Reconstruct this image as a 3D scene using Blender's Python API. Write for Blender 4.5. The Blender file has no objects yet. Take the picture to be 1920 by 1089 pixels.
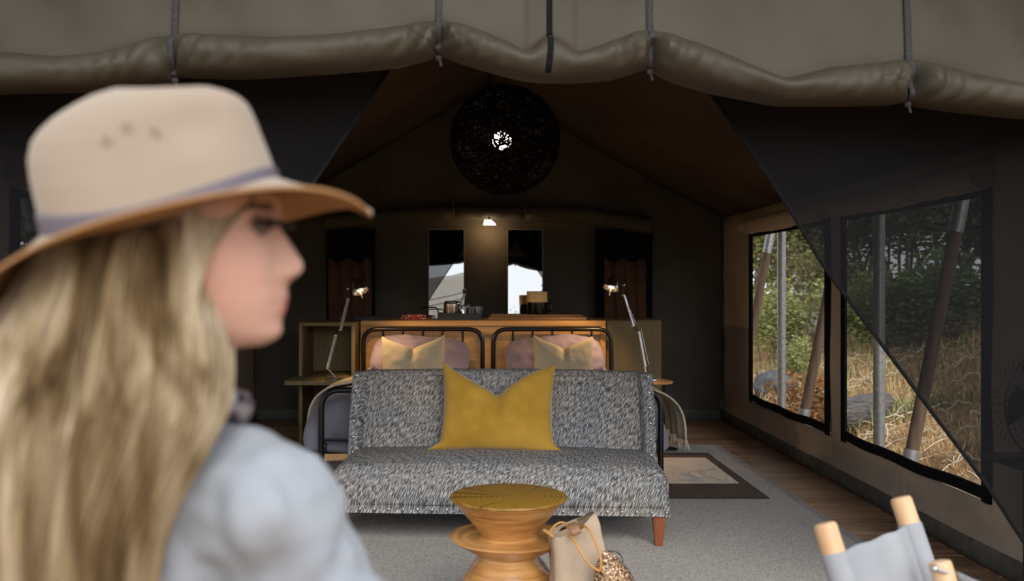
import bpy, bmesh, math, random
from math import sin, cos, pi, sqrt, exp, radians
from mathutils import Vector, Matrix, noise, Euler

# ------------------------------------------------------------------ camera, world, lights, exposure
S = bpy.context.scene
C = S.collection
F = 1820.0; VX = 895.0; VY = 534.0; H = 1.2          # focal length in pixels, vanishing point, eye height
cam_d = bpy.data.cameras.new('camera'); cam = bpy.data.objects.new('camera', cam_d); C.objects.link(cam)
cam.location = (0, 0, H); cam.rotation_euler = (pi/2, 0, 0)
cam_d.sensor_width = 36.0; cam_d.lens = F/1920*36
cam_d.shift_x = (960-VX)/1920; cam_d.shift_y = (VY-544.5)/1920
cam_d.clip_start = 0.05; cam_d.clip_end = 400
cam_d.dof.use_dof = True; cam_d.dof.focus_distance = 4.9; cam_d.dof.aperture_fstop = 3.2
S.camera = cam

world = bpy.data.worlds.new('world'); S.world = world; world.use_nodes = True
wn = world.node_tree; wn.nodes.clear()
wo = wn.nodes.new('ShaderNodeOutputWorld'); wb = wn.nodes.new('ShaderNodeBackground')
wt = wn.nodes.new('ShaderNodeTexCoord'); wm = wn.nodes.new('ShaderNodeMapping'); wz = wn.nodes.new('ShaderNodeTexNoise')
wr = wn.nodes.new('ShaderNodeValToRGB')
wm.inputs['Scale'].default_value = (1, 1, 2.5); wz.inputs['Scale'].default_value = 1.6; wz.inputs['Detail'].default_value = 3
wr.color_ramp.elements[0].position = 0.3; wr.color_ramp.elements[0].color = (0.74, 0.80, 0.90, 1)
wr.color_ramp.elements[1].position = 0.7; wr.color_ramp.elements[1].color = (0.97, 0.97, 0.98, 1)
wn.links.new(wt.outputs['Generated'], wm.inputs['Vector']); wn.links.new(wm.outputs[0], wz.inputs['Vector'])
wn.links.new(wz.outputs['Fac'], wr.inputs['Fac']); wn.links.new(wr.outputs[0], wb.inputs['Color'])
wn.links.new(wb.outputs[0], wo.inputs['Surface'])
wb.inputs['Strength'].default_value = 0.85

sun_d = bpy.data.lights.new('sun', 'SUN'); sun_d.energy = 1.5; sun_d.angle = radians(45); sun_d.color = (1.0, 0.94, 0.86)
sun = bpy.data.objects.new('sun', sun_d); C.objects.link(sun); sun.rotation_euler = Vector((0, 0, -1)).rotation_difference(Vector((-.15, .86, -.46))).to_euler()

S.view_settings.view_transform = 'Standard'; S.view_settings.look = 'None'; S.view_settings.gamma = 1.0
S.view_settings.use_curve_mapping = False
S.view_settings.exposure = 0.95
S.cycles.use_denoising = True
S.cycles.max_bounces = 8; S.cycles.transparent_max_bounces = 24
S.cycles.diffuse_bounces = 4; S.cycles.glossy_bounces = 4; S.cycles.transmission_bounces = 6
S.cycles.caustics_reflective = False; S.cycles.caustics_refractive = False
S.cycles.sample_clamp_indirect = 6.0
S.cycles.blur_glossy = 0.5

# ------------------------------------------------------------------ helpers
def P(px, py, d):
    return Vector(((px-VX)/F*d, d, H-(py-VY)/F*d))
def lerp(a, b, t): return a+(b-a)*t
def interp(tab, x):
    if x <= tab[0][0]: return tab[0][1]
    for (a, va), (b, vb) in zip(tab, tab[1:]):
        if x <= b: return va+(vb-va)*(x-a)/(b-a)
    return tab[-1][1]
def smooth(tab, x, w):
    return sum(interp(tab, x+k*w/3)*wt for k, wt in ((-3, .1), (-2, .15), (-1, .15), (0, .2), (1, .15), (2, .15), (3, .1)))
def nz(x, y, z=0.0): return noise.noise(Vector((x, y, z)))

def obj(name, bm, m=None, parent=None, smooth_sh=True, mats=None):
    me = bpy.data.meshes.new(name)
    for f in bm.faces: f.smooth = smooth_sh
    bm.to_mesh(me); bm.free()
    if smooth_sh: me.set_sharp_from_angle(angle=radians(42))
    o = bpy.data.objects.new(name, me); C.objects.link(o)
    for mm in (mats or ([m] if m else [])): me.materials.append(mm)
    if parent is not None: o.parent = parent
    return o
def tag(o, label=None, cat=None, group=None, kind=None):
    if label: o['label'] = label
    if cat: o['category'] = cat
    if group: o['group'] = group
    if kind: o['kind'] = kind
    return o
def thing(name, label, cat, loc=(0, 0, 0), rot=(0, 0, 0), group=None, kind=None):
    o = bpy.data.objects.new(name, None); C.objects.link(o); o.location = loc; o.rotation_euler = rot
    o.empty_display_size = 0.05
    return tag(o, label, cat, group, kind)
def copy_tree(o, parent=None):
    c = o.copy(); C.objects.link(c); c.parent = parent
    for ch in list(o.children): copy_tree(ch, c)
    return c
def move(o, loc=None, rot=None):
    if loc is not None: o.location = loc
    if rot is not None: o.rotation_euler = rot
    return o
def BM(): return bmesh.new()

def box(bm, x0, x1, y0, y1, z0, z1, bevel=0.0, seg=2, mat=0, M=None):
    b = bmesh.new(); bmesh.ops.create_cube(b, size=1)
    for v in b.verts:
        v.co = Vector((lerp(x0, x1, v.co.x+.5), lerp(y0, y1, v.co.y+.5), lerp(z0, z1, v.co.z+.5)))
    if bevel > 0: bmesh.ops.bevel(b, geom=list(b.edges), offset=bevel, segments=seg, profile=0.5, affect='EDGES')
    merge(bm, b, mat, M)
def merge(bm, b, mat=0, M=None):
    b.verts.index_update(); vs = [bm.verts.new((M @ v.co) if M else v.co) for v in b.verts]
    for f in b.faces:
        try: nf = bm.faces.new([vs[v.index] for v in f.verts]); nf.material_index = mat; nf.smooth = True
        except ValueError: pass
    b.free()
def frame_at(t):
    t = t.normalized(); a = Vector((0, 0, 1)) if abs(t.z) < .9 else Vector((1, 0, 0))
    u = t.cross(a).normalized(); return u, t.cross(u).normalized()
def tube(bm, pts, r, n=8, mat=0, caps=True, closed=False):
    pts = [Vector(p) for p in pts]; N = len(pts); rings = []
    rr = r if isinstance(r, (list, tuple)) else [r]*N
    u = v = None
    for i, p in enumerate(pts):
        if closed: t = pts[(i+1) % N]-pts[i-1]
        else: t = pts[min(i+1, N-1)]-pts[max(i-1, 0)]
        if t.length < 1e-9: t = Vector((0, 0, 1))
        t.normalize()
        if u is None: u, v = frame_at(t)
        else:
            u = (u-t*u.dot(t))
            if u.length < 1e-6: u, v = frame_at(t)
            u.normalize(); v = t.cross(u)
        rings.append([bm.verts.new(p+(u*cos(2*pi*k/n)+v*sin(2*pi*k/n))*rr[i]) for k in range(n)])
    M_ = N if closed else N-1
    for i in range(M_):
        a, b = rings[i], rings[(i+1) % N]
        for k in range(n):
            f = bm.faces.new((a[k], a[(k+1) % n], b[(k+1) % n], b[k])); f.material_index = mat; f.smooth = True
    if caps and not closed:
        f = bm.faces.new(list(reversed(rings[0]))); f.material_index = mat
        f = bm.faces.new(rings[-1]); f.material_index = mat
def lathe(bm, prof, n=32, cx=0, cy=0, mat=0, M=None, sx=1, sy=1, closed=False):
    b = bmesh.new(); rings = []
    for r, z in prof:
        if r < 1e-6: rings.append([b.verts.new((cx, cy, z))])
        else: rings.append([b.verts.new((cx+r*sx*cos(2*pi*k/n), cy+r*sy*sin(2*pi*k/n), z)) for k in range(n)])
    for a, c in zip(rings, rings[1:]):
        for k in range(n):
            k2 = (k+1) % n
            if len(a) == 1 and len(c) == 1: continue
            if len(a) == 1: b.faces.new((a[0], c[k2], c[k]))
            elif len(c) == 1: b.faces.new((a[k], a[k2], c[0]))
            else: b.faces.new((a[k], a[k2], c[k2], c[k]))
    merge(bm, b, mat, M)
def loft(bm, rings, mat=0, cap=True, close=True):
    vs = [[bm.verts.new(p) for p in r] for r in rings]; n = len(vs[0])
    for a, b in zip(vs, vs[1:]):
        for k in range(n if close else n-1):
            f = bm.faces.new((a[k], a[(k+1) % n], b[(k+1) % n], b[k])); f.material_index = mat; f.smooth = True
    if cap:
        for r, rev in ((vs[0], True), (vs[-1], False)):
            f = bm.faces.new(list(reversed(r)) if rev else r); f.material_index = mat
    return vs
def grid(bm, nu, nv, fn, mat=0, skip=None):
    vs = [[bm.verts.new(fn(i/nu, j/nv)) for i in range(nu+1)] for j in range(nv+1)]
    for j in range(nv):
        for i in range(nu):
            if skip and skip((i+.5)/nu, (j+.5)/nv): continue
            f = bm.faces.new((vs[j][i], vs[j][i+1], vs[j+1][i+1], vs[j+1][i])); f.material_index = mat; f.smooth = True
    return vs
def ball(bm, c, r, sx=1, sy=1, sz=1, n=10, mat=0, M=None):
    b = bmesh.new(); bmesh.ops.create_uvsphere(b, u_segments=n+4, v_segments=n, radius=r)
    for v in b.verts: v.co = Vector((v.co.x*sx, v.co.y*sy, v.co.z*sz))
    if M is not None:
        for v in b.verts: v.co = M @ v.co
    for v in b.verts: v.co += Vector(c)
    merge(bm, b, mat)
def arc(pts_corner, rad, n=6):
    """polyline with rounded inner corners"""
    pts = [Vector(p) for p in pts_corner]; out = [pts[0]]
    for a, b, c in zip(pts, pts[1:], pts[2:]):
        d1 = (a-b).normalized(); d2 = (c-b).normalized()
        p1 = b+d1*rad; p2 = b+d2*rad
        for k in range(n+1):
            t = k/n; out.append((p1*(1-t)**2)+(b*2*t*(1-t))+(p2*t*t))
    out.append(pts[-1]); return out
def solid(o, t, off=0):
    m = o.modifiers.new('thick', 'SOLIDIFY'); m.thickness = t; m.offset = off; return o
def subsurf(o, l=1):
    m = o.modifiers.new('sub', 'SUBSURF'); m.levels = l; m.render_levels = l; return o

# ------------------------------------------------------------------ materials
def new_mat(name):
    m = bpy.data.materials.new(name); m.use_nodes = True; nt = m.node_tree
    return m, nt, nt.nodes['Principled BSDF']
def ramp(nt, stops):
    r = nt.nodes.new('ShaderNodeValToRGB'); e = r.color_ramp.elements
    while len(e) < len(stops): e.new(0.5)
    for k, (p, c) in enumerate(stops):
        e[k].position = p; e[k].color = (*c, 1) if len(c) == 3 else c
    return r
def mat(name, c1, c2=None, scale=8, rough=0.7, metal=0.0, bump=0.0, bscale=None, sv=(1, 1, 1), detail=4, stops=None,
        spec=0.5, sheen=0.0, lo=.35, hi=.65, bsv=None, coat=0.0, dist=0.01, trans=0.0, per_obj=0.0, island=0.0):
    m, nt, b = new_mat(name); L = nt.links
    b.inputs['Roughness'].default_value = rough; b.inputs['Metallic'].default_value = metal
    b.inputs['Specular IOR Level'].default_value = spec
    if sheen: b.inputs['Sheen Weight'].default_value = sheen
    if coat: b.inputs['Coat Weight'].default_value = coat; b.inputs['Coat Roughness'].default_value = 0.2
    if trans: b.inputs['Transmission Weight'].default_value = trans
    tc = nt.nodes.new('ShaderNodeTexCoord'); mp = nt.nodes.new('ShaderNodeMapping'); mp.inputs['Scale'].default_value = sv
    L.new(tc.outputs['Object'], mp.inputs['Vector'])
    n = nt.nodes.new('ShaderNodeTexNoise'); n.inputs['Scale'].default_value = scale; n.inputs['Detail'].default_value = detail
    vec = mp.outputs[0]
    if per_obj:
        oi = nt.nodes.new('ShaderNodeObjectInfo'); ad = nt.nodes.new('ShaderNodeVectorMath'); ad.operation = 'ADD'
        ml = nt.nodes.new('ShaderNodeMath'); ml.operation = 'MULTIPLY'; ml.inputs[1].default_value = 37.0
        L.new(oi.outputs['Random'], ml.inputs[0]); L.new(vec, ad.inputs[0]); L.new(ml.outputs[0], ad.inputs[1]); vec = ad.outputs[0]
    L.new(vec, n.inputs['Vector'])
    r = ramp(nt, stops or [(lo, c1), (hi, c2 or c1)]); L.new(n.outputs['Fac'], r.inputs['Fac'])
    col = r.outputs[0]
    if per_obj or island:
        hs = nt.nodes.new('ShaderNodeHueSaturation'); mr = nt.nodes.new('ShaderNodeMapRange'); k = per_obj or island
        mr.inputs['To Min'].default_value = 1-k; mr.inputs['To Max'].default_value = 1+k
        if island:
            ge = nt.nodes.new('ShaderNodeNewGeometry'); L.new(ge.outputs['Random Per Island'], mr.inputs['Value'])
        else: L.new(oi.outputs['Random'], mr.inputs['Value'])
        L.new(mr.outputs[0], hs.inputs['Value']); L.new(col, hs.inputs['Color']); col = hs.outputs[0]
    L.new(col, b.inputs['Base Color'])
    if bump:
        n2 = nt.nodes.new('ShaderNodeTexNoise'); n2.inputs['Scale'].default_value = bscale or scale; n2.inputs['Detail'].default_value = 3
        mp2 = nt.nodes.new('ShaderNodeMapping'); mp2.inputs['Scale'].default_value = bsv or sv
        L.new(tc.outputs['Object'], mp2.inputs['Vector']); L.new(mp2.outputs[0], n2.inputs['Vector'])
        bp = nt.nodes.new('ShaderNodeBump'); bp.inputs['Strength'].default_value = bump; bp.inputs['Distance'].default_value = dist
        L.new(n2.outputs['Fac'], bp.inputs['Height']); L.new(bp.outputs[0], b.inputs['Normal'])
    return m
def translucent(m, amt):
    """fabric or leaf that lets part of the light through"""
    nt = m.node_tree; b = nt.nodes['Principled BSDF']; out = nt.nodes['Material Output']
    t = nt.nodes.new('ShaderNodeBsdfTranslucent'); mx = nt.nodes.new('ShaderNodeMixShader'); mx.inputs[0].default_value = amt
    src = b.inputs['Base Color'].links[0].from_socket if b.inputs['Base Color'].links else None
    if src: nt.links.new(src, t.inputs['Color'])
    nt.links.new(b.outputs[0], mx.inputs[1]); nt.links.new(t.outputs[0], mx.inputs[2]); nt.links.new(mx.outputs[0], out.inputs['Surface'])
    return m
def netting(name, color, cover, rough=0.9):
    """fine woven net: threads cover part of the area, the holes between them let the view through"""
    m, nt, b = new_mat(name); out = nt.nodes['Material Output']; L = nt.links
    b.inputs['Base Color'].default_value = (*color, 1); b.inputs['Roughness'].default_value = rough
    b.inputs['Specular IOR Level'].default_value = 0.0
    tr = nt.nodes.new('ShaderNodeBsdfTransparent'); mx = nt.nodes.new('ShaderNodeMixShader')
    tc = nt.nodes.new('ShaderNodeTexCoord'); n = nt.nodes.new('ShaderNodeTexNoise'); n.inputs['Scale'].default_value = 2.5
    L.new(tc.outputs['Object'], n.inputs['Vector'])
    mr = nt.nodes.new('ShaderNodeMapRange'); mr.inputs['To Min'].default_value = cover-.05; mr.inputs['To Max'].default_value = cover+.05
    w = nt.nodes.new('ShaderNodeTexWave'); w.bands_direction = 'Z'; w.inputs['Scale'].default_value = 90; w.inputs['Distortion'].default_value = 2.0
    w.inputs['Detail Scale'].default_value = .3
    L.new(tc.outputs['Object'], w.inputs['Vector'])
    ad = nt.nodes.new('ShaderNodeMath'); ad.operation = 'MULTIPLY_ADD'; ad.inputs[1].default_value = .06
    L.new(w.outputs['Fac'], ad.inputs[0]); L.new(mr.outputs[0], ad.inputs[2])
    L.new(n.outputs['Fac'], mr.inputs['Value']); L.new(ad.outputs[0], mx.inputs[0])
    L.new(tr.outputs[0], mx.inputs[1]); L.new(b.outputs[0], mx.inputs[2]); L.new(mx.outputs[0], out.inputs['Surface'])
    return m
def emit(name, col, s):
    m, nt, b = new_mat(name)
    b.inputs['Base Color'].default_value = (*col, 1); b.inputs['Emission Color'].default_value = (*col, 1); b.inputs['Emission Strength'].default_value = s
    return m
def glassy(name, col=(1, 1, 1), rough=0.02):
    m, nt, b = new_mat(name); b.inputs['Base Color'].default_value = (*col, 1); b.inputs['Roughness'].default_value = rough
    b.inputs['Transmission Weight'].default_value = 1.0; b.inputs['IOR'].default_value = 1.45
    return m

def wood(name, c1, c2, axis='X', rough=0.45, s=1.0, per=0.0, coat=0.0, bump=.15):
    sv = {'X': (1.2, 22, 22), 'Y': (22, 1.2, 22), 'Z': (22, 22, 1.2)}[axis]
    return mat(name, c1, c2, scale=1.6*s, rough=rough, sv=sv, detail=6, per_obj=per, lo=.3, hi=.7, coat=coat, bump=bump, dist=.002)

M = {}
M['canvas_out'] = mat('olive canvas outer', (0.03636, 0.03124, 0.02128), (0.05134, 0.04406, 0.03089), scale=2.2, rough=.62, bump=.35, bscale=260, dist=.002, detail=8, spec=.35)
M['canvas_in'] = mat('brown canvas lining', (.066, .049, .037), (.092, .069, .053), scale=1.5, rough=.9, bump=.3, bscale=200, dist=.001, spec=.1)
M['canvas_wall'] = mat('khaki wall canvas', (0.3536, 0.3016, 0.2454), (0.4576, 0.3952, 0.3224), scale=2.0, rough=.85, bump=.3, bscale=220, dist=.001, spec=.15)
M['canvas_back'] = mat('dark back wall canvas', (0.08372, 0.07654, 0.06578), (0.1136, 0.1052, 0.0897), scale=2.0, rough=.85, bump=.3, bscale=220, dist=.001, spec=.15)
M['skirt'] = mat('dark green skirt vinyl', (.075, .08, .072), (.12, .125, .11), scale=14, rough=.7, bump=.3, dist=.004)
M['black_web'] = mat('black webbing', (.008, .008, .009), (.013, .013, .014), scale=60, rough=.9, spec=.05)
M['strap'] = mat('grey webbing strap', (0.039, 0.039, 0.0405), (0.057, 0.057, 0.057), scale=120, rough=.9, bump=.3, dist=.001, spec=.1)
M['net_door'] = netting('dark door netting', (.0085, .009, .0105), .79)
M['net_win'] = netting('window insect netting', (.22, .22, .20), .20)
M['black_metal'] = mat('black painted steel', (.006, .006, .007), (.009, .009, .010), rough=.3, spec=.5)
M['chrome'] = mat('polished aluminium', (.6, .6, .62), (.66, .66, .68), rough=.22, metal=1)
M['galv'] = mat('galvanised steel', (.30, .32, .34), (.42, .44, .46), scale=30, rough=.45, metal=.7)
M['pole_wood'] = wood('weathered pole wood', (0.078, 0.0455, 0.02925), (0.1755, 0.117, 0.078), 'Z', rough=.7)
M['plank'] = wood('floorboard timber', (0.1875, 0.1031, 0.06), (0.5063, 0.3094, 0.1875), 'X', rough=.42, per=.22, bump=.3)
M['console'] = wood('honey oak', (.50, .26, .075), (.68, .39, .14), 'X', rough=.42, coat=.15)
M['console_dark'] = wood('oak carcass', (.20, .135, .06), (.27, .19, .085), 'X', rough=.55)
M['cabinet'] = wood('drab painted plywood', (0.1564, 0.1166, 0.04991), (0.1955, 0.148, 0.0677), 'Z', rough=.6, bump=.05)
M['board'] = wood('dark oiled board', (.13, .07, .03), (.25, .15, .06), 'X', rough=.5)
M['rug_grey'] = mat('grey flatweave', (0.312, 0.3, 0.288), (0.504, 0.48, 0.456), scale=160, rough=.95, bump=.6, dist=.003, sv=(1, .6, 1), spec=.1, detail=2)
M['rug_edge'] = mat('grey rug binding', (0.273, 0.2535, 0.247), (0.338, 0.312, 0.3055), scale=80, rough=.95)
M['rug_brown'] = mat('brown rug border', (.085, .062, .052), (.13, .10, .085), scale=120, rough=.95, bump=.5, dist=.002, spec=.1)
M['rug_dark'] = mat('charcoal rug binding', (.035, .037, .042), (.05, .052, .058), scale=80, rough=.9)
M['duvet'] = mat('lavender grey linen', (0.187, 0.1815, 0.242), (0.242, 0.2365, 0.308), scale=6, rough=.9, bump=.25, bscale=14, dist=.03, sheen=.2, spec=.1)
M['pillow'] = mat('mauve linen pillow', (0.264, 0.2167, 0.2958), (0.312, 0.2635, 0.3417), scale=5, rough=.9, bump=.3, bscale=12, dist=.02, spec=.1)
M['cream_cloth'] = mat('cream wool', (.55, .50, .38), (.66, .60, .47), scale=40, rough=.95, spec=.1)
M['mustard_wool'] = mat('mustard wool', (.40, .25, .03), (.46, .30, .05), scale=40, rough=.95)
M['yellow'] = mat('mustard velvet', (0.3321, 0.1927, 0.02223), (0.4188, 0.2519, 0.03848), scale=7, rough=.8, sheen=.35, spec=.1, bump=.15, bscale=9, dist=.02)
M['sheet'] = mat('cream sheet', (.5, .44, .36), (.56, .5, .42), rough=.9)
M['leg_wood'] = wood('reddish sofa leg wood', (.17, .045, .016), (.30, .09, .03), 'Z', rough=.35, coat=.3)
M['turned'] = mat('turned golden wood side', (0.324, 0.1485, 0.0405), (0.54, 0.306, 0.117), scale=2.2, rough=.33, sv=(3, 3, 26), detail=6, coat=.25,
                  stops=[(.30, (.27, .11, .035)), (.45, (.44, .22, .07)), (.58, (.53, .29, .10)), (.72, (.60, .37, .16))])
M['canvas_bag'] = mat('sand canvas tote', (0.3825, 0.2975, 0.221), (0.442, 0.3527, 0.2635), scale=6, rough=.9, bump=.4, bscale=180, dist=.001, spec=.1)
M['leather'] = mat('tan leather', (.42, .21, .06), (.52, .28, .10), rough=.45)
M['leather_dark'] = mat('brown leather patch', (.25, .13, .07), (.32, .18, .10), rough=.5)
M['glitter'] = mat('bronze sequins', (.06, .03, .015), (.62, .42, .26), scale=120, rough=.35, metal=.5, bump=1, dist=.004, lo=.42, hi=.6)
M['dowel'] = wood('pale pine dowel', (0.527, 0.323, 0.17), (0.663, 0.4675, 0.289), 'Z', rough=.5, s=.6, bump=.05)
M['grey_canvas'] = mat('dove grey canvas', (0.2838, 0.301, 0.3311), (0.3354, 0.3526, 0.3827), scale=4, rough=.85, bump=.2, bscale=5, dist=.02, spec=.1)
M['skin'] = None
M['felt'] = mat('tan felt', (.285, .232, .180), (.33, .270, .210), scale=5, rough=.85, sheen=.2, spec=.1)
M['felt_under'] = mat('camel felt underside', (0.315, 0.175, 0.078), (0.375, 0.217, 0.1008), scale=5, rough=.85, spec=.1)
M['band'] = mat('mauve grey hat band', (0.102, 0.087, 0.111), (0.132, 0.111, 0.138), rough=.6)
M['denim'] = mat('pale chambray', (.25, .28, .325), (.32, .35, .395), scale=5, rough=.85, bump=.35, bscale=7, dist=.03, spec=.1, sheen=.1)
M['trouser'] = mat('dark trousers', (.05, .05, .06), (.07, .07, .08), rough=.9)
M['scarf'] = mat('patterned scarf', (0.02, 0.012, 0.02), (0.18, 0.152, 0.16), scale=30, rough=.9, lo=.45, hi=.55)
M['glass'] = glassy('clear glass'); M['mirror'] = mat('mirror glass', (.60, .62, .63), rough=.0, metal=1)
M['tray'] = mat('blue black tray', (.012, .018, .024), (.018, .026, .034), rough=.5)
M['steel'] = mat('brushed steel', (.5, .47, .44), (.58, .55, .52), scale=30, rough=.28, metal=1)
M['black_gloss'] = mat('black glossy', (.006, .006, .008), rough=.15)
M['black_cord'] = mat('black waxed cord', (0.005, 0.004, 0.0035), (0.011, 0.0085, 0.0065), scale=60, rough=.9, spec=.05)
M['curtain'] = mat('russet curtain', (.10, .052, .035), (.13, .068, .045), scale=3, rough=.95, spec=.1)
M['trunk'] = mat('bark', (.10, .075, .055), (.20, .16, .125), scale=20, rough=.95, bump=.8, dist=.02)
M['log'] = mat('grey weathered log', (0.06, 0.057, 0.057), (0.162, 0.15, 0.144), scale=3, rough=.95, sv=(2, 14, 14), bump=1, dist=.03, detail=8)
M['rock'] = mat('pale rock', (.28, .27, .25), (.46, .44, .42), scale=7, rough=.95, bump=.8, dist=.05)
M['rock_dark'] = mat('dark rock', (.07, .07, .075), (.15, .15, .155), scale=7, rough=.95, bump=.8, dist=.05)
M['straw'] = translucent(mat('dry straw', (.48, .31, .14), (.70, .51, .27), scale=.9, rough=.8, island=.35, spec=.2), .2)
M['straw_pale'] = mat('bleached stalks', (.60, .50, .36), (.75, .66, .52), scale=1, rough=.8, island=.2)
M['weed'] = mat('green weeds', (.18, .20, .07), (.28, .29, .12), scale=.9, rough=.8, island=.35)
M['leaf_light'] = translucent(mat('sage green leaves', (.27, .30, .11), (.47, .49, .21), scale=1.2, rough=.6, island=.4, spec=.3), .35)
M['leaf_mid'] = translucent(mat('mid green leaves', (.09, .15, .05), (.19, .26, .09), scale=1.2, rough=.6, island=.4, spec=.3), .35)
M['leaf_dry'] = translucent(mat('dry brown leaves', (.28, .13, .04), (.42, .22, .08), scale=1.2, rough=.7, island=.4), .3)
M['earth'] = mat('straw littered earth', (.20, .13, .07), (.42, .28, .13), scale=3.5, rough=.95, bump=.9, bscale=18, dist=.05, detail=10)
M['red_cloth'] = mat('red patterned cloth', (.42, .03, .05), (.75, .55, .35), scale=70, rough=.9, lo=.52, hi=.58)
M['blue_cloth'] = mat('dark magazine cover', (.015, .018, .04), (.05, .045, .06), scale=20, rough=.5)
M['white_cloth'] = translucent(mat('pale outer fly canvas', (.62, .60, .56), (.70, .68, .64), scale=2, rough=.9), .5)
M['amber'] = emit('amber glow', (1.0, .55, .16), 1.0)
M['bulb'] = emit('warm bulb', (1.0, .80, .55), 40.0)
M['lamp_emit'] = emit('lamp bulb', (1.0, .66, .30), 9.0)
M['ceramic'] = mat('white glazed cup', (.6, .6, .58), rough=.3)

def sofa_fabric():
    m, nt, b = new_mat('slanted stroke tweed'); L = nt.links
    b.inputs['Roughness'].default_value = .9; b.inputs['Specular IOR Level'].default_value = .15
    tc = nt.nodes.new('ShaderNodeTexCoord'); sp = nt.nodes.new('ShaderNodeSeparateXYZ'); L.new(tc.outputs['Object'], sp.inputs[0])
    def math_(op, a, b_):
        n = nt.nodes.new('ShaderNodeMath'); n.operation = op
        for k, v in enumerate((a, b_)):
            if isinstance(v, (int, float)): n.inputs[k].default_value = v
            else: L.new(v, n.inputs[k])
        return n.outputs[0]
    v = math_('ADD', sp.outputs['Z'], sp.outputs['Y'])
    u = math_('SUBTRACT', sp.outputs['X'], math_('MULTIPLY', v, .42))
    cb = nt.nodes.new('ShaderNodeCombineXYZ')
    L.new(math_('MULTIPLY', u, 260.0), cb.inputs[0]); L.new(math_('MULTIPLY', v, 30.0), cb.inputs[1])
    n1 = nt.nodes.new('ShaderNodeTexNoise'); n1.inputs['Scale'].default_value = 1.0; n1.inputs['Detail'].default_value = 1.0
    L.new(cb.outputs[0], n1.inputs['Vector'])
    r1 = ramp(nt, [(.47, (0, 0, 0)), (.56, (1, 1, 1))]); L.new(n1.outputs['Fac'], r1.inputs['Fac'])
    n2 = nt.nodes.new('ShaderNodeTexNoise'); n2.inputs['Scale'].default_value = 3.5; n2.inputs['Detail'].default_value = 2
    L.new(tc.outputs['Object'], n2.inputs['Vector'])
    n3 = nt.nodes.new('ShaderNodeTexNoise'); n3.inputs['Scale'].default_value = 130; n3.inputs['Detail'].default_value = 1
    L.new(tc.outputs['Object'], n3.inputs['Vector'])
    dark = ramp(nt, [(.35, (.055, .065, .085)), (.5, (.085, .085, .085)), (.62, (.13, .105, .08)), (.75, (.20, .155, .10))])
    a = math_('ADD', math_('MULTIPLY', n2.outputs['Fac'], .5), math_('MULTIPLY', n3.outputs['Fac'], .5)); L.new(a, dark.inputs['Fac'])
    lite = ramp(nt, [(.4, (.32, .34, .37)), (.6, (.42, .41, .40))]); L.new(a, lite.inputs['Fac'])
    mx = nt.nodes.new('ShaderNodeMix'); mx.data_type = 'RGBA'
    L.new(r1.outputs[0], mx.inputs['Factor']); L.new(dark.outputs[0], mx.inputs['A']); L.new(lite.outputs[0], mx.inputs['B'])
    L.new(mx.outputs['Result'], b.inputs['Base Color'])
    bp = nt.nodes.new('ShaderNodeBump'); bp.inputs['Strength'].default_value = .4; bp.inputs['Distance'].default_value = .003
    L.new(r1.outputs[0], bp.inputs['Height']); L.new(bp.outputs[0], b.inputs['Normal'])
    return m
M['tweed'] = sofa_fabric()

def chevron():
    m, nt, b = new_mat('cream chevron weave'); L = nt.links
    b.inputs['Roughness'].default_value = .95; b.inputs['Specular IOR Level'].default_value = .1
    tc = nt.nodes.new('ShaderNodeTexCoord'); w = nt.nodes.new('ShaderNodeTexWave'); w.inputs['Scale'].default_value = 42
    w.bands_direction = 'DIAGONAL'; w.inputs['Distortion'].default_value = 2.5; w.inputs['Detail'].default_value = 2
    L.new(tc.outputs['Object'], w.inputs['Vector'])
    r = ramp(nt, [(0.1, (.50, .43, .31)), (.9, (.56, .49, .36))]); L.new(w.outputs['Fac'], r.inputs['Fac']); L.new(r.outputs[0], b.inputs['Base Color'])
    bp = nt.nodes.new('ShaderNodeBump'); bp.inputs['Strength'].default_value = .35; bp.inputs['Distance'].default_value = .003
    L.new(w.outputs['Fac'], bp.inputs['Height']); L.new(bp.outputs[0], b.inputs['Normal'])
    return m
M['chevron'] = chevron()

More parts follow.
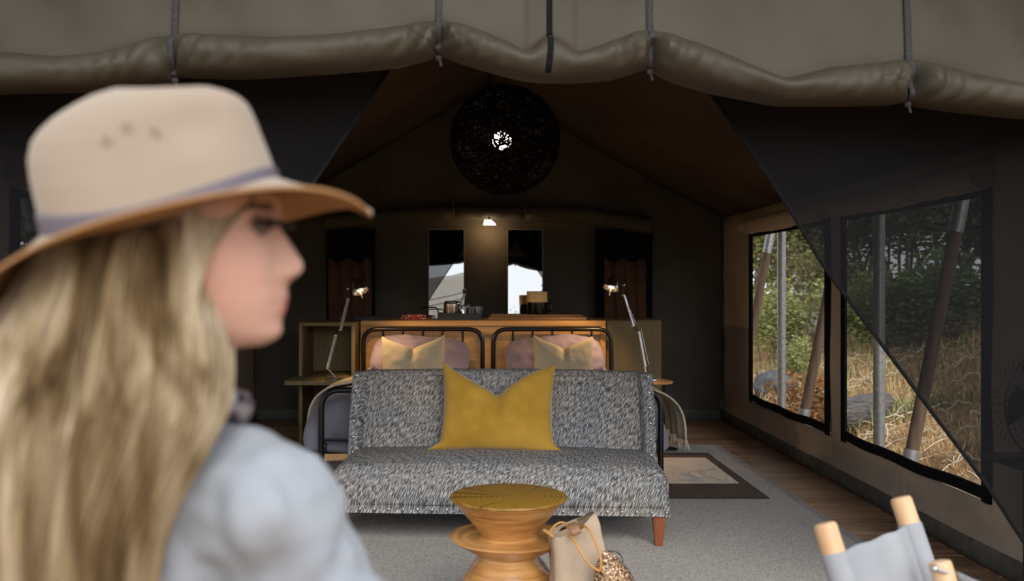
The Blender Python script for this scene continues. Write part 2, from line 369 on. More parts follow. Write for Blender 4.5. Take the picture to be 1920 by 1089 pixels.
def ring_wood():
    """end grain: growth rings round the pith with radial drying cracks"""
    m, nt, b = new_mat('end grain with rings and cracks'); L = nt.links
    b.inputs['Roughness'].default_value = .5; b.inputs['Coat Weight'].default_value = .08; b.inputs['Coat Roughness'].default_value = .4
    tc = nt.nodes.new('ShaderNodeTexCoord'); mp = nt.nodes.new('ShaderNodeMapping')
    mp.inputs['Location'].default_value = (-.035, .02, 0); mp.inputs['Scale'].default_value = (1, 1, 0)
    L.new(tc.outputs['Object'], mp.inputs['Vector'])
    w = nt.nodes.new('ShaderNodeTexWave'); w.wave_type = 'RINGS'; w.rings_direction = 'Z'; w.inputs['Scale'].default_value = 17
    w.inputs['Distortion'].default_value = 6.0; w.inputs['Detail'].default_value = 4; w.inputs['Detail Scale'].default_value = .6
    L.new(mp.outputs[0], w.inputs['Vector'])
    r = ramp(nt, [(0, (.19, .10, .011)), (.6, (.26, .14, .016)), (1, (.29, .16, .022))]); L.new(w.outputs['Fac'], r.inputs['Fac'])
    g = nt.nodes.new('ShaderNodeSeparateXYZ'); L.new(mp.outputs[0], g.inputs[0])
    at = nt.nodes.new('ShaderNodeMath'); at.operation = 'ARCTAN2'; L.new(g.outputs['Y'], at.inputs[0]); L.new(g.outputs['X'], at.inputs[1])
    n = nt.nodes.new('ShaderNodeTexNoise'); n.noise_dimensions = '1D'; n.inputs['Scale'].default_value = 5; n.inputs['Detail'].default_value = 5
    L.new(at.outputs[0], n.inputs['W'])
    r2 = ramp(nt, [(.33, (.25, .25, .25)), (.40, (1, 1, 1))]); L.new(n.outputs['Fac'], r2.inputs['Fac'])
    mx = nt.nodes.new('ShaderNodeMix'); mx.data_type = 'RGBA'; mx.blend_type = 'MULTIPLY'; mx.inputs['Factor'].default_value = .75
    L.new(r.outputs[0], mx.inputs['A']); L.new(r2.outputs[0], mx.inputs['B']); L.new(mx.outputs['Result'], b.inputs['Base Color'])
    return m
M['rings'] = ring_wood()

def rug_art():
    m = mat('cream rug centre with brush marks', (.62, .56, .51), (.70, .64, .585), scale=5, rough=.95, bump=.3, bscale=90, dist=.002, spec=.1)
    nt = m.node_tree; b = nt.nodes['Principled BSDF']; src = b.inputs['Base Color'].links[0].from_socket; L = nt.links
    tc = nt.nodes.new('ShaderNodeTexCoord'); n = nt.nodes.new('ShaderNodeTexNoise'); n.inputs['Scale'].default_value = 2.3; n.inputs['Detail'].default_value = 1
    n.inputs['Distortion'].default_value = 2.5; L.new(tc.outputs['Object'], n.inputs['Vector'])
    r = ramp(nt, [(.478, (1, 1, 1)), (.492, (.45, .44, .43)), (.506, (1, 1, 1))]); L.new(n.outputs['Fac'], r.inputs['Fac'])
    mx = nt.nodes.new('ShaderNodeMix'); mx.data_type = 'RGBA'; mx.blend_type = 'MULTIPLY'; mx.inputs['Factor'].default_value = .7
    L.new(src, mx.inputs['A']); L.new(r.outputs[0], mx.inputs['B']); L.new(mx.outputs['Result'], b.inputs['Base Color'])
    return m
M['rug_cream'] = rug_art()

def hair_mat():
    m, nt, b = new_mat('blond hair'); L = nt.links
    b.inputs['Roughness'].default_value = .45; b.inputs['Specular IOR Level'].default_value = .4
    tc = nt.nodes.new('ShaderNodeTexCoord'); mp = nt.nodes.new('ShaderNodeMapping'); mp.inputs['Scale'].default_value = (38, 38, 2.2)
    n = nt.nodes.new('ShaderNodeTexNoise'); n.inputs['Scale'].default_value = 1; n.inputs['Detail'].default_value = 4
    L.new(tc.outputs['Object'], mp.inputs[0]); L.new(mp.outputs[0], n.inputs['Vector'])
    r = ramp(nt, [(.30, (.075, .045, .02)), (.42, (.19, .13, .065)), (.55, (.36, .28, .175)), (.7, (.50, .425, .315))]); L.new(n.outputs['Fac'], r.inputs['Fac'])
    hs = nt.nodes.new('ShaderNodeHueSaturation'); ge = nt.nodes.new('ShaderNodeNewGeometry'); mr = nt.nodes.new('ShaderNodeMapRange')
    mr.inputs['To Min'].default_value = .75; mr.inputs['To Max'].default_value = 1.25; L.new(ge.outputs['Random Per Island'], mr.inputs['Value'])
    L.new(mr.outputs[0], hs.inputs['Value']); L.new(r.outputs[0], hs.inputs['Color']); L.new(hs.outputs[0], b.inputs['Base Color'])
    return m
M['hair'] = hair_mat()

# ------------------------------------------------------------------ setting: ground, deck, tent shell
XR, XL, XM = 2.18, -1.98, 0.10
YF, YB = 3.1, 8.6
EAVE, RIDGE = 1.78, 2.95
def roof_z(x): return RIDGE-(RIDGE-EAVE)*abs(x-XM)/(XR-XM)

def ground_z(x, y):
    far = max(0, abs(x-XM)-2.8)
    return -.52+.27*min(far, 4.5)+.02*max(0, far-4.5)+.10*nz(x*.35, y*.35, 3)+.04*nz(x*1.3, y*1.3, 7)
bm = BM(); grid(bm, 130, 130, lambda u, v: Vector((lerp(-32, 34, u), lerp(-26, 40, v), ground_z(lerp(-32, 34, u), lerp(-26, 40, v)))))
tag(obj('ground', bm, M['earth']), 'straw littered sandy ground outside the tent', kind='structure')

bm = BM(); box(bm, -2.3, 2.5, -1.6, 8.75, -.14, -.022)
floor = tag(obj('floor', bm, M['console_dark']), 'brown timber plank floor of the tent', kind='structure')
bm = BM(); box(bm, -2.2, 2.4, -.0475, .0475, -.022, 0, bevel=.003, seg=1)
pl0 = obj('plank', bm, M['plank'], floor); pl0.location = (0, -1.55, 0)
random.seed(5)
for k in range(1, 103):
    p = pl0.copy(); C.objects.link(p); p.location = (0, -1.55+.1*k, random.uniform(-.0012, .0))

def wall_side(name, X, s, label):
    """canvas side wall with two window openings; s = +1 wall on the right, -1 on the left"""
    wins = [(4.12, 5.77), (6.00, 7.72)]; z0, z1 = .275, 1.63
    ys = [YF]; 
    for a, b in wins: ys += [a, b]
    ys.append(YB)
    yy = []
    for a, b in zip(ys, ys[1:]):
        n = max(2, int((b-a)/.03)); yy += [a+(b-a)*k/n for k in range(n)]
    yy.append(YB)
    zz = [0, .035, .07, .10, .125, .15, .175, .2, z0]+[z0+(z1-z0)*k/14 for k in range(1, 15)]+[1.7, EAVE+.01]
    def fn(y, z):
        inw = any(a-.1 < y < b+.1 for a, b in wins)
        g = .006*sin(y*95+3*nz(y*6, 0, 1))*exp(-((z-.17)/.07)**2)*(1 if inw else .3)
        g += .014*nz(y*1.5, z*2.0, s*5)+(.016*exp(-((z-.06)/.06)**2)*(.6+.4*nz(y*7, 1, s)) if z < .13 else 0)
        return Vector((X-s*g+(0 if z > .12 else -s*.015), y, z))
    bm = BM(); vs = [[bm.verts.new(fn(y, z)) for y in yy] for z in zz]
    for j in range(len(zz)-1):
        for i in range(len(yy)-1):
            yc = (yy[i]+yy[i+1])/2; zc = (zz[j]+zz[j+1])/2
            if z0 < zc < z1 and any(a < yc < b for a, b in wins): continue
            f = bm.faces.new((vs[j][i], vs[j][i+1], vs[j+1][i+1], vs[j+1][i])); f.material_index = 1 if zc < .112 else 0
    w = obj(name, bm, mats=[M['canvas_wall'], M['skirt']]); solid(w, .006); tag(w, label, kind='structure')
    for k, (a, b) in enumerate(wins):
        wd = thing('window_%d' % (k+1 if s > 0 else k+3), None, None, (X-s*.012, (a+b)/2, 0), kind='structure')
        h = (b-a)/2; t = .052
        def sag(y): return .012*(abs(y)/h)**2+.004*sin(y*9)
        for zz_, nm in ((z0, 'sill_trim'), (z1-t, 'head_trim')):
            bm = BM()
            def g(u, v):
                y = lerp(-h, h, u); an = [(-.006, 0), (.006, 0), (.006, 1), (-.006, 1), (-.006, 0)][round(v*4)]
                return Vector((an[0], y, zz_+an[1]*t+(sag(y) if nm == 'sill_trim' else 0)))
            grid(bm, 24, 4, g); obj('frame_trim', bm, M['black_web'], wd, smooth_sh=False)
        for y0 in (-h, h-t*.8):
            bm = BM(); box(bm, -.008, .008, y0-.018, y0+t*.8+.004, z0-.004, z1, bevel=.002, seg=1); obj('frame_trim', bm, M['black_web'], wd)
        bm = BM(); grid(bm, 8, 6, lambda u, v: Vector((s*.004, lerp(-h+.02, h-.02, u), lerp(z0+.02, z1-.02, v)+0*u)))
        obj('insect_screen', bm, M['net_win'], wd)
        wd['label'] = ['netted window in the right canvas wall, nearer the door', 'netted window in the right canvas wall, farther from the door'][k] if s > 0 else \
                      ['netted window in the left canvas wall, nearer the door', 'netted window in the left canvas wall, farther from the door'][k]
        # rolled canvas flap above the window
        bm = BM(); pts = []; rr = []
        for q in range(41):
            y = lerp(a-.03, b+.03, q/40); tie = min(abs(q/40-.33), abs(q/40-.78))
            rr.append(.062-.02*exp(-(tie/.02)**2)+.006*nz(y*8, k, s)); pts.append((X-s*(.05), y, 1.665-.012*sin(pi*q/40)-.03*exp(-((q/40-.33)/.05)**2)*0))
        tube(bm, pts, rr, n=14)
        fl = obj('window_flap', bm, M['canvas_wall'])
        side = 'right' if s > 0 else 'left'
        tag(fl, 'rolled khaki canvas flap above the %s %s window' % (('nearer', 'farther')[k], 'east side' if s > 0 else 'west side'), 'window flap')
        fl['label'] = ('rolled canvas flap above the window through which the slanted poles show, %s' if s > 0 else 'rolled canvas flap above the dim window behind the hat side netting, %s') % ('nearer the netting door' if k == 0 else 'nearer the beds')
        for tq in (.33, .78):
            y = lerp(a-.03, b+.03, tq); bm = BM()
            tube(bm, [(X-s*.05+.05*cos(q/12*2*pi), y, 1.663+.05*sin(q/12*2*pi)) for q in range(12)], .006, n=5, closed=True)
            obj('tie', bm, M['canvas_wall'], fl)
    return w
wall_side('wall_right', XR, 1, 'khaki canvas side wall with gathered skirt under two windows')
wall_side('wall_left', XL, -1, 'khaki canvas side wall behind the woman')

bm = BM()
def backf(u, v):
    x = lerp(XL, XR, u); z = v*(roof_z(x)+.02)
    f = .03*nz(x*1.2+z*.9, z*.3, 9)+.02*abs(nz((x-z*.45)*2.5, z*.5, 2))+.012*sin((x+.4*z)*14)*exp(-((x-1.75)/.4)**2)
    return Vector((x, YB-f-(.02 if z < .1 else 0), z))
grid(bm, 110, 60, backf)
for f in bm.faces:
    c = f.calc_center_median(); f.material_index = 1 if c.z < .1 else 0
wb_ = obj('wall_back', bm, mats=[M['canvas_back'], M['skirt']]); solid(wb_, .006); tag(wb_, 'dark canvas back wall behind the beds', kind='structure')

for s, nm in ((1, 'ceiling'), (-1, 'ceiling.001')):
    bm = BM()
    def rf(u, v, s=s):
        y = lerp(YF-.02, YB+.03, v); x = XM+s*(XR-XM+.06)*u
        return Vector((x, y, roof_z(x)+.02-.05*sin(pi*u)*(.7+.3*sin(y*2.2))+.012*nz(x*1.6+y, y*.9, s)))
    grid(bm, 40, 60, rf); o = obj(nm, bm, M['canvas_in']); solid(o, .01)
    tag(o, 'sloping brown canvas roof %s' % ('falling toward the netted windows' if s > 0 else 'falling toward the side behind the woman'), kind='structure')
# gable over the door opening, behind the rolled flap
bm = BM(); grid(bm, 40, 10, lambda u, v: Vector((lerp(XL, XR, u), YF+.04, lerp(min(1.98, roof_z(lerp(XL, XR, u))), roof_z(lerp(XL, XR, u))+.02, v))))
o = obj('wall_front', bm, M['canvas_in']); solid(o, .006); tag(o, 'canvas gable above the door opening', kind='structure')

# unseen outer fly over tent and porch, front edge shortened to admit light
bm = BM()
def fly(u, v):
    y = lerp(2.3, 9.3, v); a = abs(u-.5)*2; x = XM+(u-.5)*2*3.05
    return Vector((x, y, 3.25-1.15*a+.05*nz(x, y*.7, 4)-.04*sin(pi*a)))
grid(bm, 40, 60, fly); o = obj('roof', bm, M['canvas_out']); solid(o, .008); tag(o, 'unseen olive canvas outer fly over the tent and porch edge, cut short in front to let light in', kind='structure')

# back wall: two shuttered windows with curtains, canvas roll, straps
for k, (xa, xb) in enumerate(((-1.323, -.898), (1.04, 1.536))):
    wd = thing('window_%d' % (k+5), ['dark curtained back window behind the silver lamp on the shelf unit side', 'dark curtained back window on the side of the plain drab panel'][k], None, ((xa+xb)/2, YB-.075, 0), kind='structure')
    h = (xb-xa)/2
    bm = BM(); box(bm, -h, h, -.003, .003, .62, 1.69, bevel=.001, seg=1); obj('dark_net', bm, M['black_web'], wd)
    for x in (-h, h-.02):
        bm = BM(); box(bm, x, x+.02, -.008, .004, .6, 1.7, bevel=.002, seg=1); obj('frame_trim', bm, M['black_web'], wd)
    bm = BM()
    def cu(u, v, h=h, k=k):
        x = lerp(-h+.02+.05*k, h-.06+.03*(1-k), u); z = lerp(.6, 1.44-.04*abs(sin(u*7)), v)
        return Vector((x+.02*(1-v)*sin(u*3), -.03-.016*sin(u*24+2*nz(u*4, v*2, k))-.01*nz(u*9, v*3, 2), z))
    grid(bm, 50, 14, cu); c = obj('curtain', bm, M['curtain']); c.location = wd.location
    solid(c, .003); tag(c, ['russet brown curtain in the dark back window beside the shelf unit lamp', 'russet brown curtain in the dark back window beside the drab panel lamp'][k], 'curtain')
bm = BM(); pts = []; rr = []
for q in range(81):
    t = q/80; px = lerp(610, 1221, t); py = interp([(610, 418), (700, 408), (850, 398), (985, 400), (1100, 405), (1221, 424)], px)
    tie = min(abs(px-c_) for c_ in (706, 850, 985, 1136))
    rr.append((.068 if px > 985 else .06)*(1-.25*exp(-(tie/5)**2))+.004*nz(t*40, 0, 0)); pts.append(P(px, py, YB-.14))
tube(bm, pts, rr, n=14)
cr = tag(obj('canvas_roll', bm, M['canvas_back']), 'long rolled canvas flap across the back wall above the mirrors', 'canvas roll')
for px in (706, 850, 985, 1136):
    bm = BM(); c_ = P(px, interp([(610, 418), (700, 408), (850, 398), (985, 400), (1100, 405), (1221, 424)], px), YB-.14)
    tube(bm, [c_+Vector((0, -.062, -.02)), c_+Vector((0, -.066, .02)), c_+Vector((0, -.03, .07)), c_+Vector((0, .04, .3))], .009, n=6)
    obj('strap', bm, M['canvas_back'], cr)

# ------------------------------------------------------------------ front: rolled door flap, netting doors
YD = 3.0
TB = [(-500, 195), (-200, 180), (0, 166), (150, 163), (270, 152), (310, 146), (330, 134), (345, 136), (450, 138), (600, 129), (740, 117), (805, 100), (822, 94), (840, 100), (880, 113), (960, 136),
      (1020, 146), (1080, 145), (1150, 140), (1200, 125), (1220, 120), (1240, 130), (1275, 146), (1340, 165), (1470, 189), (1600, 190), (1690, 188), (1708, 182), (1740, 192), (1800, 200), (1920, 212), (2300, 236)]
TC = [(-500, 110), (-150, 92), (0, 98), (110, 108), (200, 98), (318, 64), (345, 63), (500, 72), (620, 66), (740, 52), (815, 37), (835, 38), (900, 58), (960, 84), (990, 102), (1030, 62), (1082, 102),
      (1150, 78), (1212, 54), (1232, 57), (1330, 90), (1400, 120), (1470, 150), (1560, 128), (1640, 120), (1700, 111), (1722, 112), (1800, 135), (1920, 160), (2300, 200)]
STR = (322, 822, 1222, 1711)
def front(px, v):
    zb = H-(smooth(TB, px, 12)-VY)/F*YD; zc = H-(smooth(TC, px, 14)-VY)/F*YD
    x = (px-VX)/F*YD
    dx = min((abs(px-s_), px-s_) for s_ in STR)
    pin = exp(-(dx[0]/16)**2); near = exp(-dx[0]/70)
    if v < .45:
        t = v/.45; z = lerp(2.52, zc, t)
        seam = -.006 if 990 < px < 1082 else 0
        wr = .030*nz(x*2.1+z*.8, z*1.6, 1)+.020*nz(x*5+z*2, z*3, 4)+.006*abs(nz(x*9-z*5, z*5, 6))
        fan = .010*sin(14*math.atan2(z-zc+.02, x-(dx[1] and x)+.0)+dx[0]*.05) if False else 0
        return Vector((x, YD+.05+seam+wr*(1-t**6)-.012*t**5, z))
    t = (v-.45)/.55; a = t*pi*1.35; hh = (zc-zb)/2
    dep = (.098+.012*nz(x*2.5, 3, 3))*(1-.7*pin)
    wr = .019*near*sin(dx[1]*.16+a*2.2+3*nz(x*8, a, 6))*sin(min(a, pi))+.008*nz(x*7, a*1.2, 8)*sin(min(a, pi))
    k = sin(a)**.8 if 0 < a < pi else (sin(a))
    y = YD+.04-dep*k-wr
    z = (zc+zb)/2+hh*cos(min(a, pi)) if a < pi else zb+hh*.8*(1-cos(a-pi))
    return Vector((x, y, z))
bm = BM(); grid(bm, 420, 60, lambda u, v: front(lerp(-480, 2280, u), v))
door = tag(obj('rolled_door_flap', bm, M['canvas_out']), 'olive canvas door flap rolled up across the tent opening with tied straps', 'canvas flap'); solid(door, .006, -1)
for px in STR:
    bm = BM(); vs = []
    def rib(u, v, px=px):
        p = front(px, v*.86); q = front(px+3, v*.86)
        return Vector((p.x+(u-.5)*.02, min(p.y, q.y)-.012, p.z if v < 1 else p.z-.004))
    grid(bm, 2, 50, rib); o = obj('strap', bm, M['strap'], door); solid(o, .004)
    c_ = front(px, .86); bm = BM(); ball(bm, c_+Vector((0, -.006, -.012)), .012, n=6); tube(bm, [c_+Vector((0, -.01, -.01)), c_+Vector((.008, -.01, -.04))], .004, n=5)
    obj('strap_knot', bm, M['strap'], door)
bm = BM()
def zf(u, v):
    p = front(1030, v*.80); return Vector((p.x+(u-.5)*.018-.012*(v**4)+.004, p.y-.008, p.z))
grid(bm, 2, 50, zf); o = obj('zip', bm, M['black_web'], door); solid(o, .004)

ED = [(0, 2.08), (.35, 1.83), (.5375, 1.705), (1.252, 1.175), (1.466, 1.045), (1.854, .786), (2.5, .36)]
for s, nm in ((1, 'net'), (-1, 'net')):
    def nf(u, v, s=s):
        z = lerp(.0, 2.45, v); e = interp(ED, z); x = lerp(e, 2.21, u**.8)
        z = min(z, roof_z(min(max(x, XL), XR))+.03)
        if s < 0: x = .44-x if u < 1 else XL-.03; x = max(x, XL-.03)
        f = .03*sin(u*9+z*2.5)*u*(1-u)*2+.02*nz(x*2, z*1.5, s*3)
        return Vector((x, 3.27+f, max(z, .004)))
    bm = BM(); grid(bm, 24, 40, nf); o = obj('netting_door', bm, M['net_door'])
    tag(o, 'dark netting door panel drawn diagonally aside over the netted windows' if s > 0 else 'dark netting door panel drawn aside behind the hat', 'netting')
    bm = BM(); tube(bm, [nf(0, k/40)+Vector((0, 0, 0)) for k in range(41)], .007, n=6); obj('hem', bm, M['black_web'], o)

# ------------------------------------------------------------------ rugs
def flat_rug(name, label, x0, x1, y0, y1, z, t, rings):
    """rings: list of (inset left, right, front, back, material, raise)"""
    r = thing(name, label, 'rug', ((x0+x1)/2, (y0+y1)/2, 0)); cx, cy = (x0+x1)/2, (y0+y1)/2
    for k, (il, ir, i0, i1, m, up, pn) in enumerate(rings):
        bm = BM(); X0, X1, Y0, Y1 = x0+il-cx, x1-ir-cx, y0+i0-cy, y1-i1-cy
        def g(u, v):
            x = lerp(X0, X1, u); y = lerp(Y0, Y1, v)
            return Vector((x+(.004*nz(y*9, k, 1) if u in (0, 1) else 0), y+(.004*nz(x*9, k, 1) if v in (0, 1) else 0), z+t+up+.0015*nz(x*2, y*2, k)))
        vs = grid(bm, 30, 30, g)
        b = [vs[0][i] for i in range(31)]+[vs[j][30] for j in range(1, 31)]+[vs[30][i] for i in range(29, -1, -1)]+[vs[j][0] for j in range(29, 0, -1)]
        lo = [bm.verts.new((v.co.x, v.co.y, z)) for v in b]
        for i in range(len(b)): bm.faces.new((b[i], lo[i], lo[(i+1) % len(b)], b[(i+1) % len(b)]))
        obj(pn, bm, m, r)
    return r
flat_rug('area_rug', 'large grey flatweave rug under the sofa and both beds', -1.72, 1.80, 3.45, 7.26, .0008, .007,
         [(0, 0, 0, 0, M['rug_edge'], 0, 'binding'), (.05, .05, .05, .05, M['rug_grey'], .0015, 'field')])
flat_rug('bedside_rug', 'brown bordered small rug with cream centre on the side toward the netted windows', .95, 1.625, 5.4, 6.85, .0095, .006,
         [(0, 0, 0, 0, M['rug_dark'], 0, 'binding'), (.04, .02, .04, .03, M['rug_brown'], .0015, 'border'), (.12, .065, .39, .21, M['rug_cream'], .004, 'centre')])
flat_rug('bedside_rug', 'brown bordered small rug with cream centre beside the shelf unit', -1.5, -.80, 5.9, 7.0, .0095, .006,
         [(0, 0, 0, 0, M['rug_dark'], 0, 'binding'), (.02, .0, .0, .03, M['rug_brown'], .0015, 'border'), (.065, .0, .05, .21, M['rug_cream'], .004, 'centre')])

# ------------------------------------------------------------------ soft things
def cushion(name, W, Ht, T, chop, m, label, cat, ear=.08, p=.07, wr=.012, rnd=0, asym=0, parent=None, seed=0, group=None, n=36, base=.06):
    bm = BM()
    def pt(u, v, side):
        x = W/2*u*(1-p*(1-v*v)); z = Ht/2*v*(1-p*.6*(1-u*u))
        k = ((v+1)/2)
        z -= chop*max(0, 1-abs(u)/.95)**((1.05, 1.05+asym)[u > 0])*k**2.2; x -= rnd*W*.5*u*abs(u)**3*v**4; z -= rnd*Ht*.5*v*abs(v)**3*u**4
        cb = exp(-((1-abs(u))/.12)**2)
        x += math.copysign(ear*W*cb*exp(-((v+1)/.13)**2), u)
        z += .03*Ht*cb*exp(-((1-v)/.2)**2)
        e = max(0, (1-u*u))*max(0, (1-v*v)); t = T/2*e**.42
        if chop: t *= 1-.6*exp(-(u/.13)**2)*k**2.5
        t += wr*nz(u*1.8+seed, v*1.8, side)*e**.5+wr*.5*nz(u*5+seed, v*4, side*2)*e**.5
        return Vector((x, -side*t, z+Ht/2))
    f = [[bm.verts.new(pt(i/n*2-1, j/n*2-1, 1)) for i in range(n+1)] for j in range(n+1)]
    b = [[(f[j][i] if i in (0, n) or j in (0, n) else bm.verts.new(pt(i/n*2-1, j/n*2-1, -1))) for i in range(n+1)] for j in range(n+1)]
    for j in range(n):
        for i in range(n):
            bm.faces.new((f[j][i], f[j][i+1], f[j+1][i+1], f[j+1][i])); bm.faces.new((b[j][i+1], b[j][i], b[j+1][i], b[j+1][i+1]))
    o = obj(name, bm, m, parent); tag(o, label, cat, group); return o

# ------------------------------------------------------------------ sofa
sofa = thing('sofa', 'grey blue slanted stroke tweed two seat sofa in front of the beds', 'sofa', (.092, 4.43, .0095), (0, 0, radians(-3.2)))
def rbox(W0, W1, y0, y1, z0, z1, fn=None, nu=40, nv=40):
    pass
bm = BM(); box(bm, -.785, .785, 0, .68, .142, .345, bevel=.075, seg=6); bmesh.ops.subdivide_edges(bm, edges=bm.edges[:], cuts=2, use_grid_fill=True)
for v in bm.verts:
    u = v.co.x/.785; w = v.co.y/.68
    if v.co.z < .22:   # straight lower edge, bevel pulled out
        k = (0.22-v.co.z)/.08
        v.co.x = math.copysign(min(abs(v.co.x)*(1+.02*k) if abs(v.co.x) > .6 else abs(v.co.x), .785), v.co.x)
        if v.co.y < .1: v.co.y = lerp(v.co.y, 0, min(1, k))
        if abs(v.co.x) > .7: v.co.x = math.copysign(lerp(abs(v.co.x), .785, min(1, k)), v.co.x)
    if v.co.z > .3: v.co.z += .035*(1-u*u)**.5*(1-(w*2-1)**4) if abs(u) < 1 else 0; v.co.z += .004*nz(v.co.x*4, v.co.y*4)
    if v.co.y < .1 and v.co.z > .18: v.co.y -= .02*sin(pi*(v.co.z-.14)/.2)*(1-u**4)
seat = obj('seat', bm, M['tweed'], sofa)
bm = BM(); box(bm, -.755, .755, .50, .615, .25, .748, bevel=.035, seg=4); bmesh.ops.subdivide_edges(bm, edges=bm.edges[:], cuts=2, use_grid_fill=True)
for v in bm.verts:
    t = (v.co.z-.25)/.52; v.co.y += .13*t
    u = v.co.x/.755; v.co.z += -.012*abs(u)**6 if t > .9 else 0
    v.co.y -= .02*(1-u**4)*sin(pi*min(1, max(0, t)))*(1 if v.co.y < .6+.13*t else 0)
obj('backrest', bm, M['tweed'], sofa)
for s in (-1, 1):
    bm = BM(); rings = []
    for q in range(13):
        t = q/12; z = lerp(.24, .735, t); yb = .55+.13*t; d = .135-.03*t
        x0 = s*(.70-.012*t); x1 = s*(.775)
        cor = [(x0, yb), (x0+s*.012, yb-d*.75), (x0+s*.03, yb-d), (x1-s*.008, yb-d), (x1, yb-d+.012), (x1, yb)]
        sh = .006*sin(pi*t)
        rings.append([Vector((a+s*sh, b, z)) for a, b in cor])
    if s < 0: rings = [list(reversed(r)) for r in rings]
    loft(bm, rings); w = obj('wing', bm, M['tweed'], sofa); 
    bv = w.modifiers.new('bevel', 'BEVEL'); bv.width = .008; bv.segments = 2; bv.limit_method = 'ANGLE'
bm = BM(); ball(bm, (0, 0, 0), .0075, sy=.6, n=6); stud = obj('stud', bm, M['chrome'], sofa); studs = [stud]
def put(p):
    if put.n: o = stud.copy(); C.objects.link(o)
    else: o = stud
    put.n += 1; o.location = p
put.n = 0
for k in range(24): put((-.765+k*1.53/23, -.008, .163))
for s in (-1, 1):
    for k in range(6):
        t = .17+k*.152; put((s*(.748+.004*sin(pi*t)), .55+.13*t-(.135-.03*t)-.004, lerp(.24, .735, t)+.02))
for s in (-1, 1):
    for k in range(4): put((s*.79, .1+k*.16, .163))
for (x, y) in ((-.735, .05), (.735, .05), (-.72, .60), (.72, .60)):
    bm = BM(); rings = []
    for t in (0, .5, 1):
        h = lerp(.017, .030, t); z = lerp(0, .15, t); cx = x+math.copysign(.012*(1-t), x)*0; 
        rings.append([Vector((cx+a*h, y+b*h, z)) for a, b in ((-1, -1), (1, -1), (1, 1), (-1, 1))])
    loft(bm, rings); o = obj('leg', bm, M['leg_wood'], sofa, smooth_sh=False)
    bv = o.modifiers.new('bevel', 'BEVEL'); bv.width = .004; bv.segments = 2
yc = cushion('scatter_cushion', .575, .43, .19, .145, M['yellow'], 'large mustard yellow velvet cushion with a dented top on the sofa', 'cushion', ear=.10, p=.06, asym=.75, seed=3, n=48)
yc.location = (.095, 4.815, .372); yc.rotation_euler = (radians(-14), radians(1), radians(-3))

# ------------------------------------------------------------------ beds
def bed(xa, xb, label):
    xc = (xa+xb)/2; h = (xb-xa)/2; b = thing('single_bed', label, 'bed', (xc, 6.4, 0)); Y0, Y1 = 5.4-6.4, 7.39-6.4
    bm = BM(); tube(bm, arc([(-h, Y1, .009), (-h, Y1, .863), (h, Y1, .863), (h, Y1, .009)], .11, 8), .0165, n=12); obj('headboard', bm, M['black_metal'], b)
    bm = BM(); tube(bm, arc([(-h, Y0, .009), (-h, Y0, .615), (h, Y0, .615), (h, Y0, .009)], .11, 8), .0165, n=12); obj('footboard', bm, M['black_metal'], b)
    for Y, zt, z0, ns in ((Y1, .863, .33, 5), (Y0, .615, .337, 4)):
        bm = BM(); tube(bm, [(-h, Y, z0), (h, Y, z0)], .009, n=8); obj('rail', bm, M['black_metal'], b)
        for k in range(ns):
            x = -h+(k+1)*2*h/(ns+1); bm = BM(); tube(bm, [(x, Y, z0), (x, Y, zt)], .0085, n=8); obj('spindle', bm, M['black_metal'], b)
    for x in (-h+.01, h-.01):
        bm = BM(); box(bm, x-.012, x+.012, Y0, Y1, .26, .31, bevel=.003); obj('side_rail', bm, M['black_metal'], b)
    bm = BM(); box(bm, -h+.03, h-.03, Y0+.10, Y1-.04, .30, .485, bevel=.04, seg=4); obj('mattress', bm, M['sheet'], b)
    return b
bed(-.868, .040, 'black tube steel single bed nearer the open shelf unit')
bed(.122, 1.020, 'black tube steel single bed nearer the round side table')
def duvet_pt(th, xc, out, inn, s, zt, zb, grow=0.0):
    c_, s_ = cos(th), sin(th)
    A = (out if c_*s > 0 else inn)+grow
    x = xc+math.copysign(A*abs(c_)**.62, c_); z = zb+(zt+grow-zb)*s_**.55
    return x, z
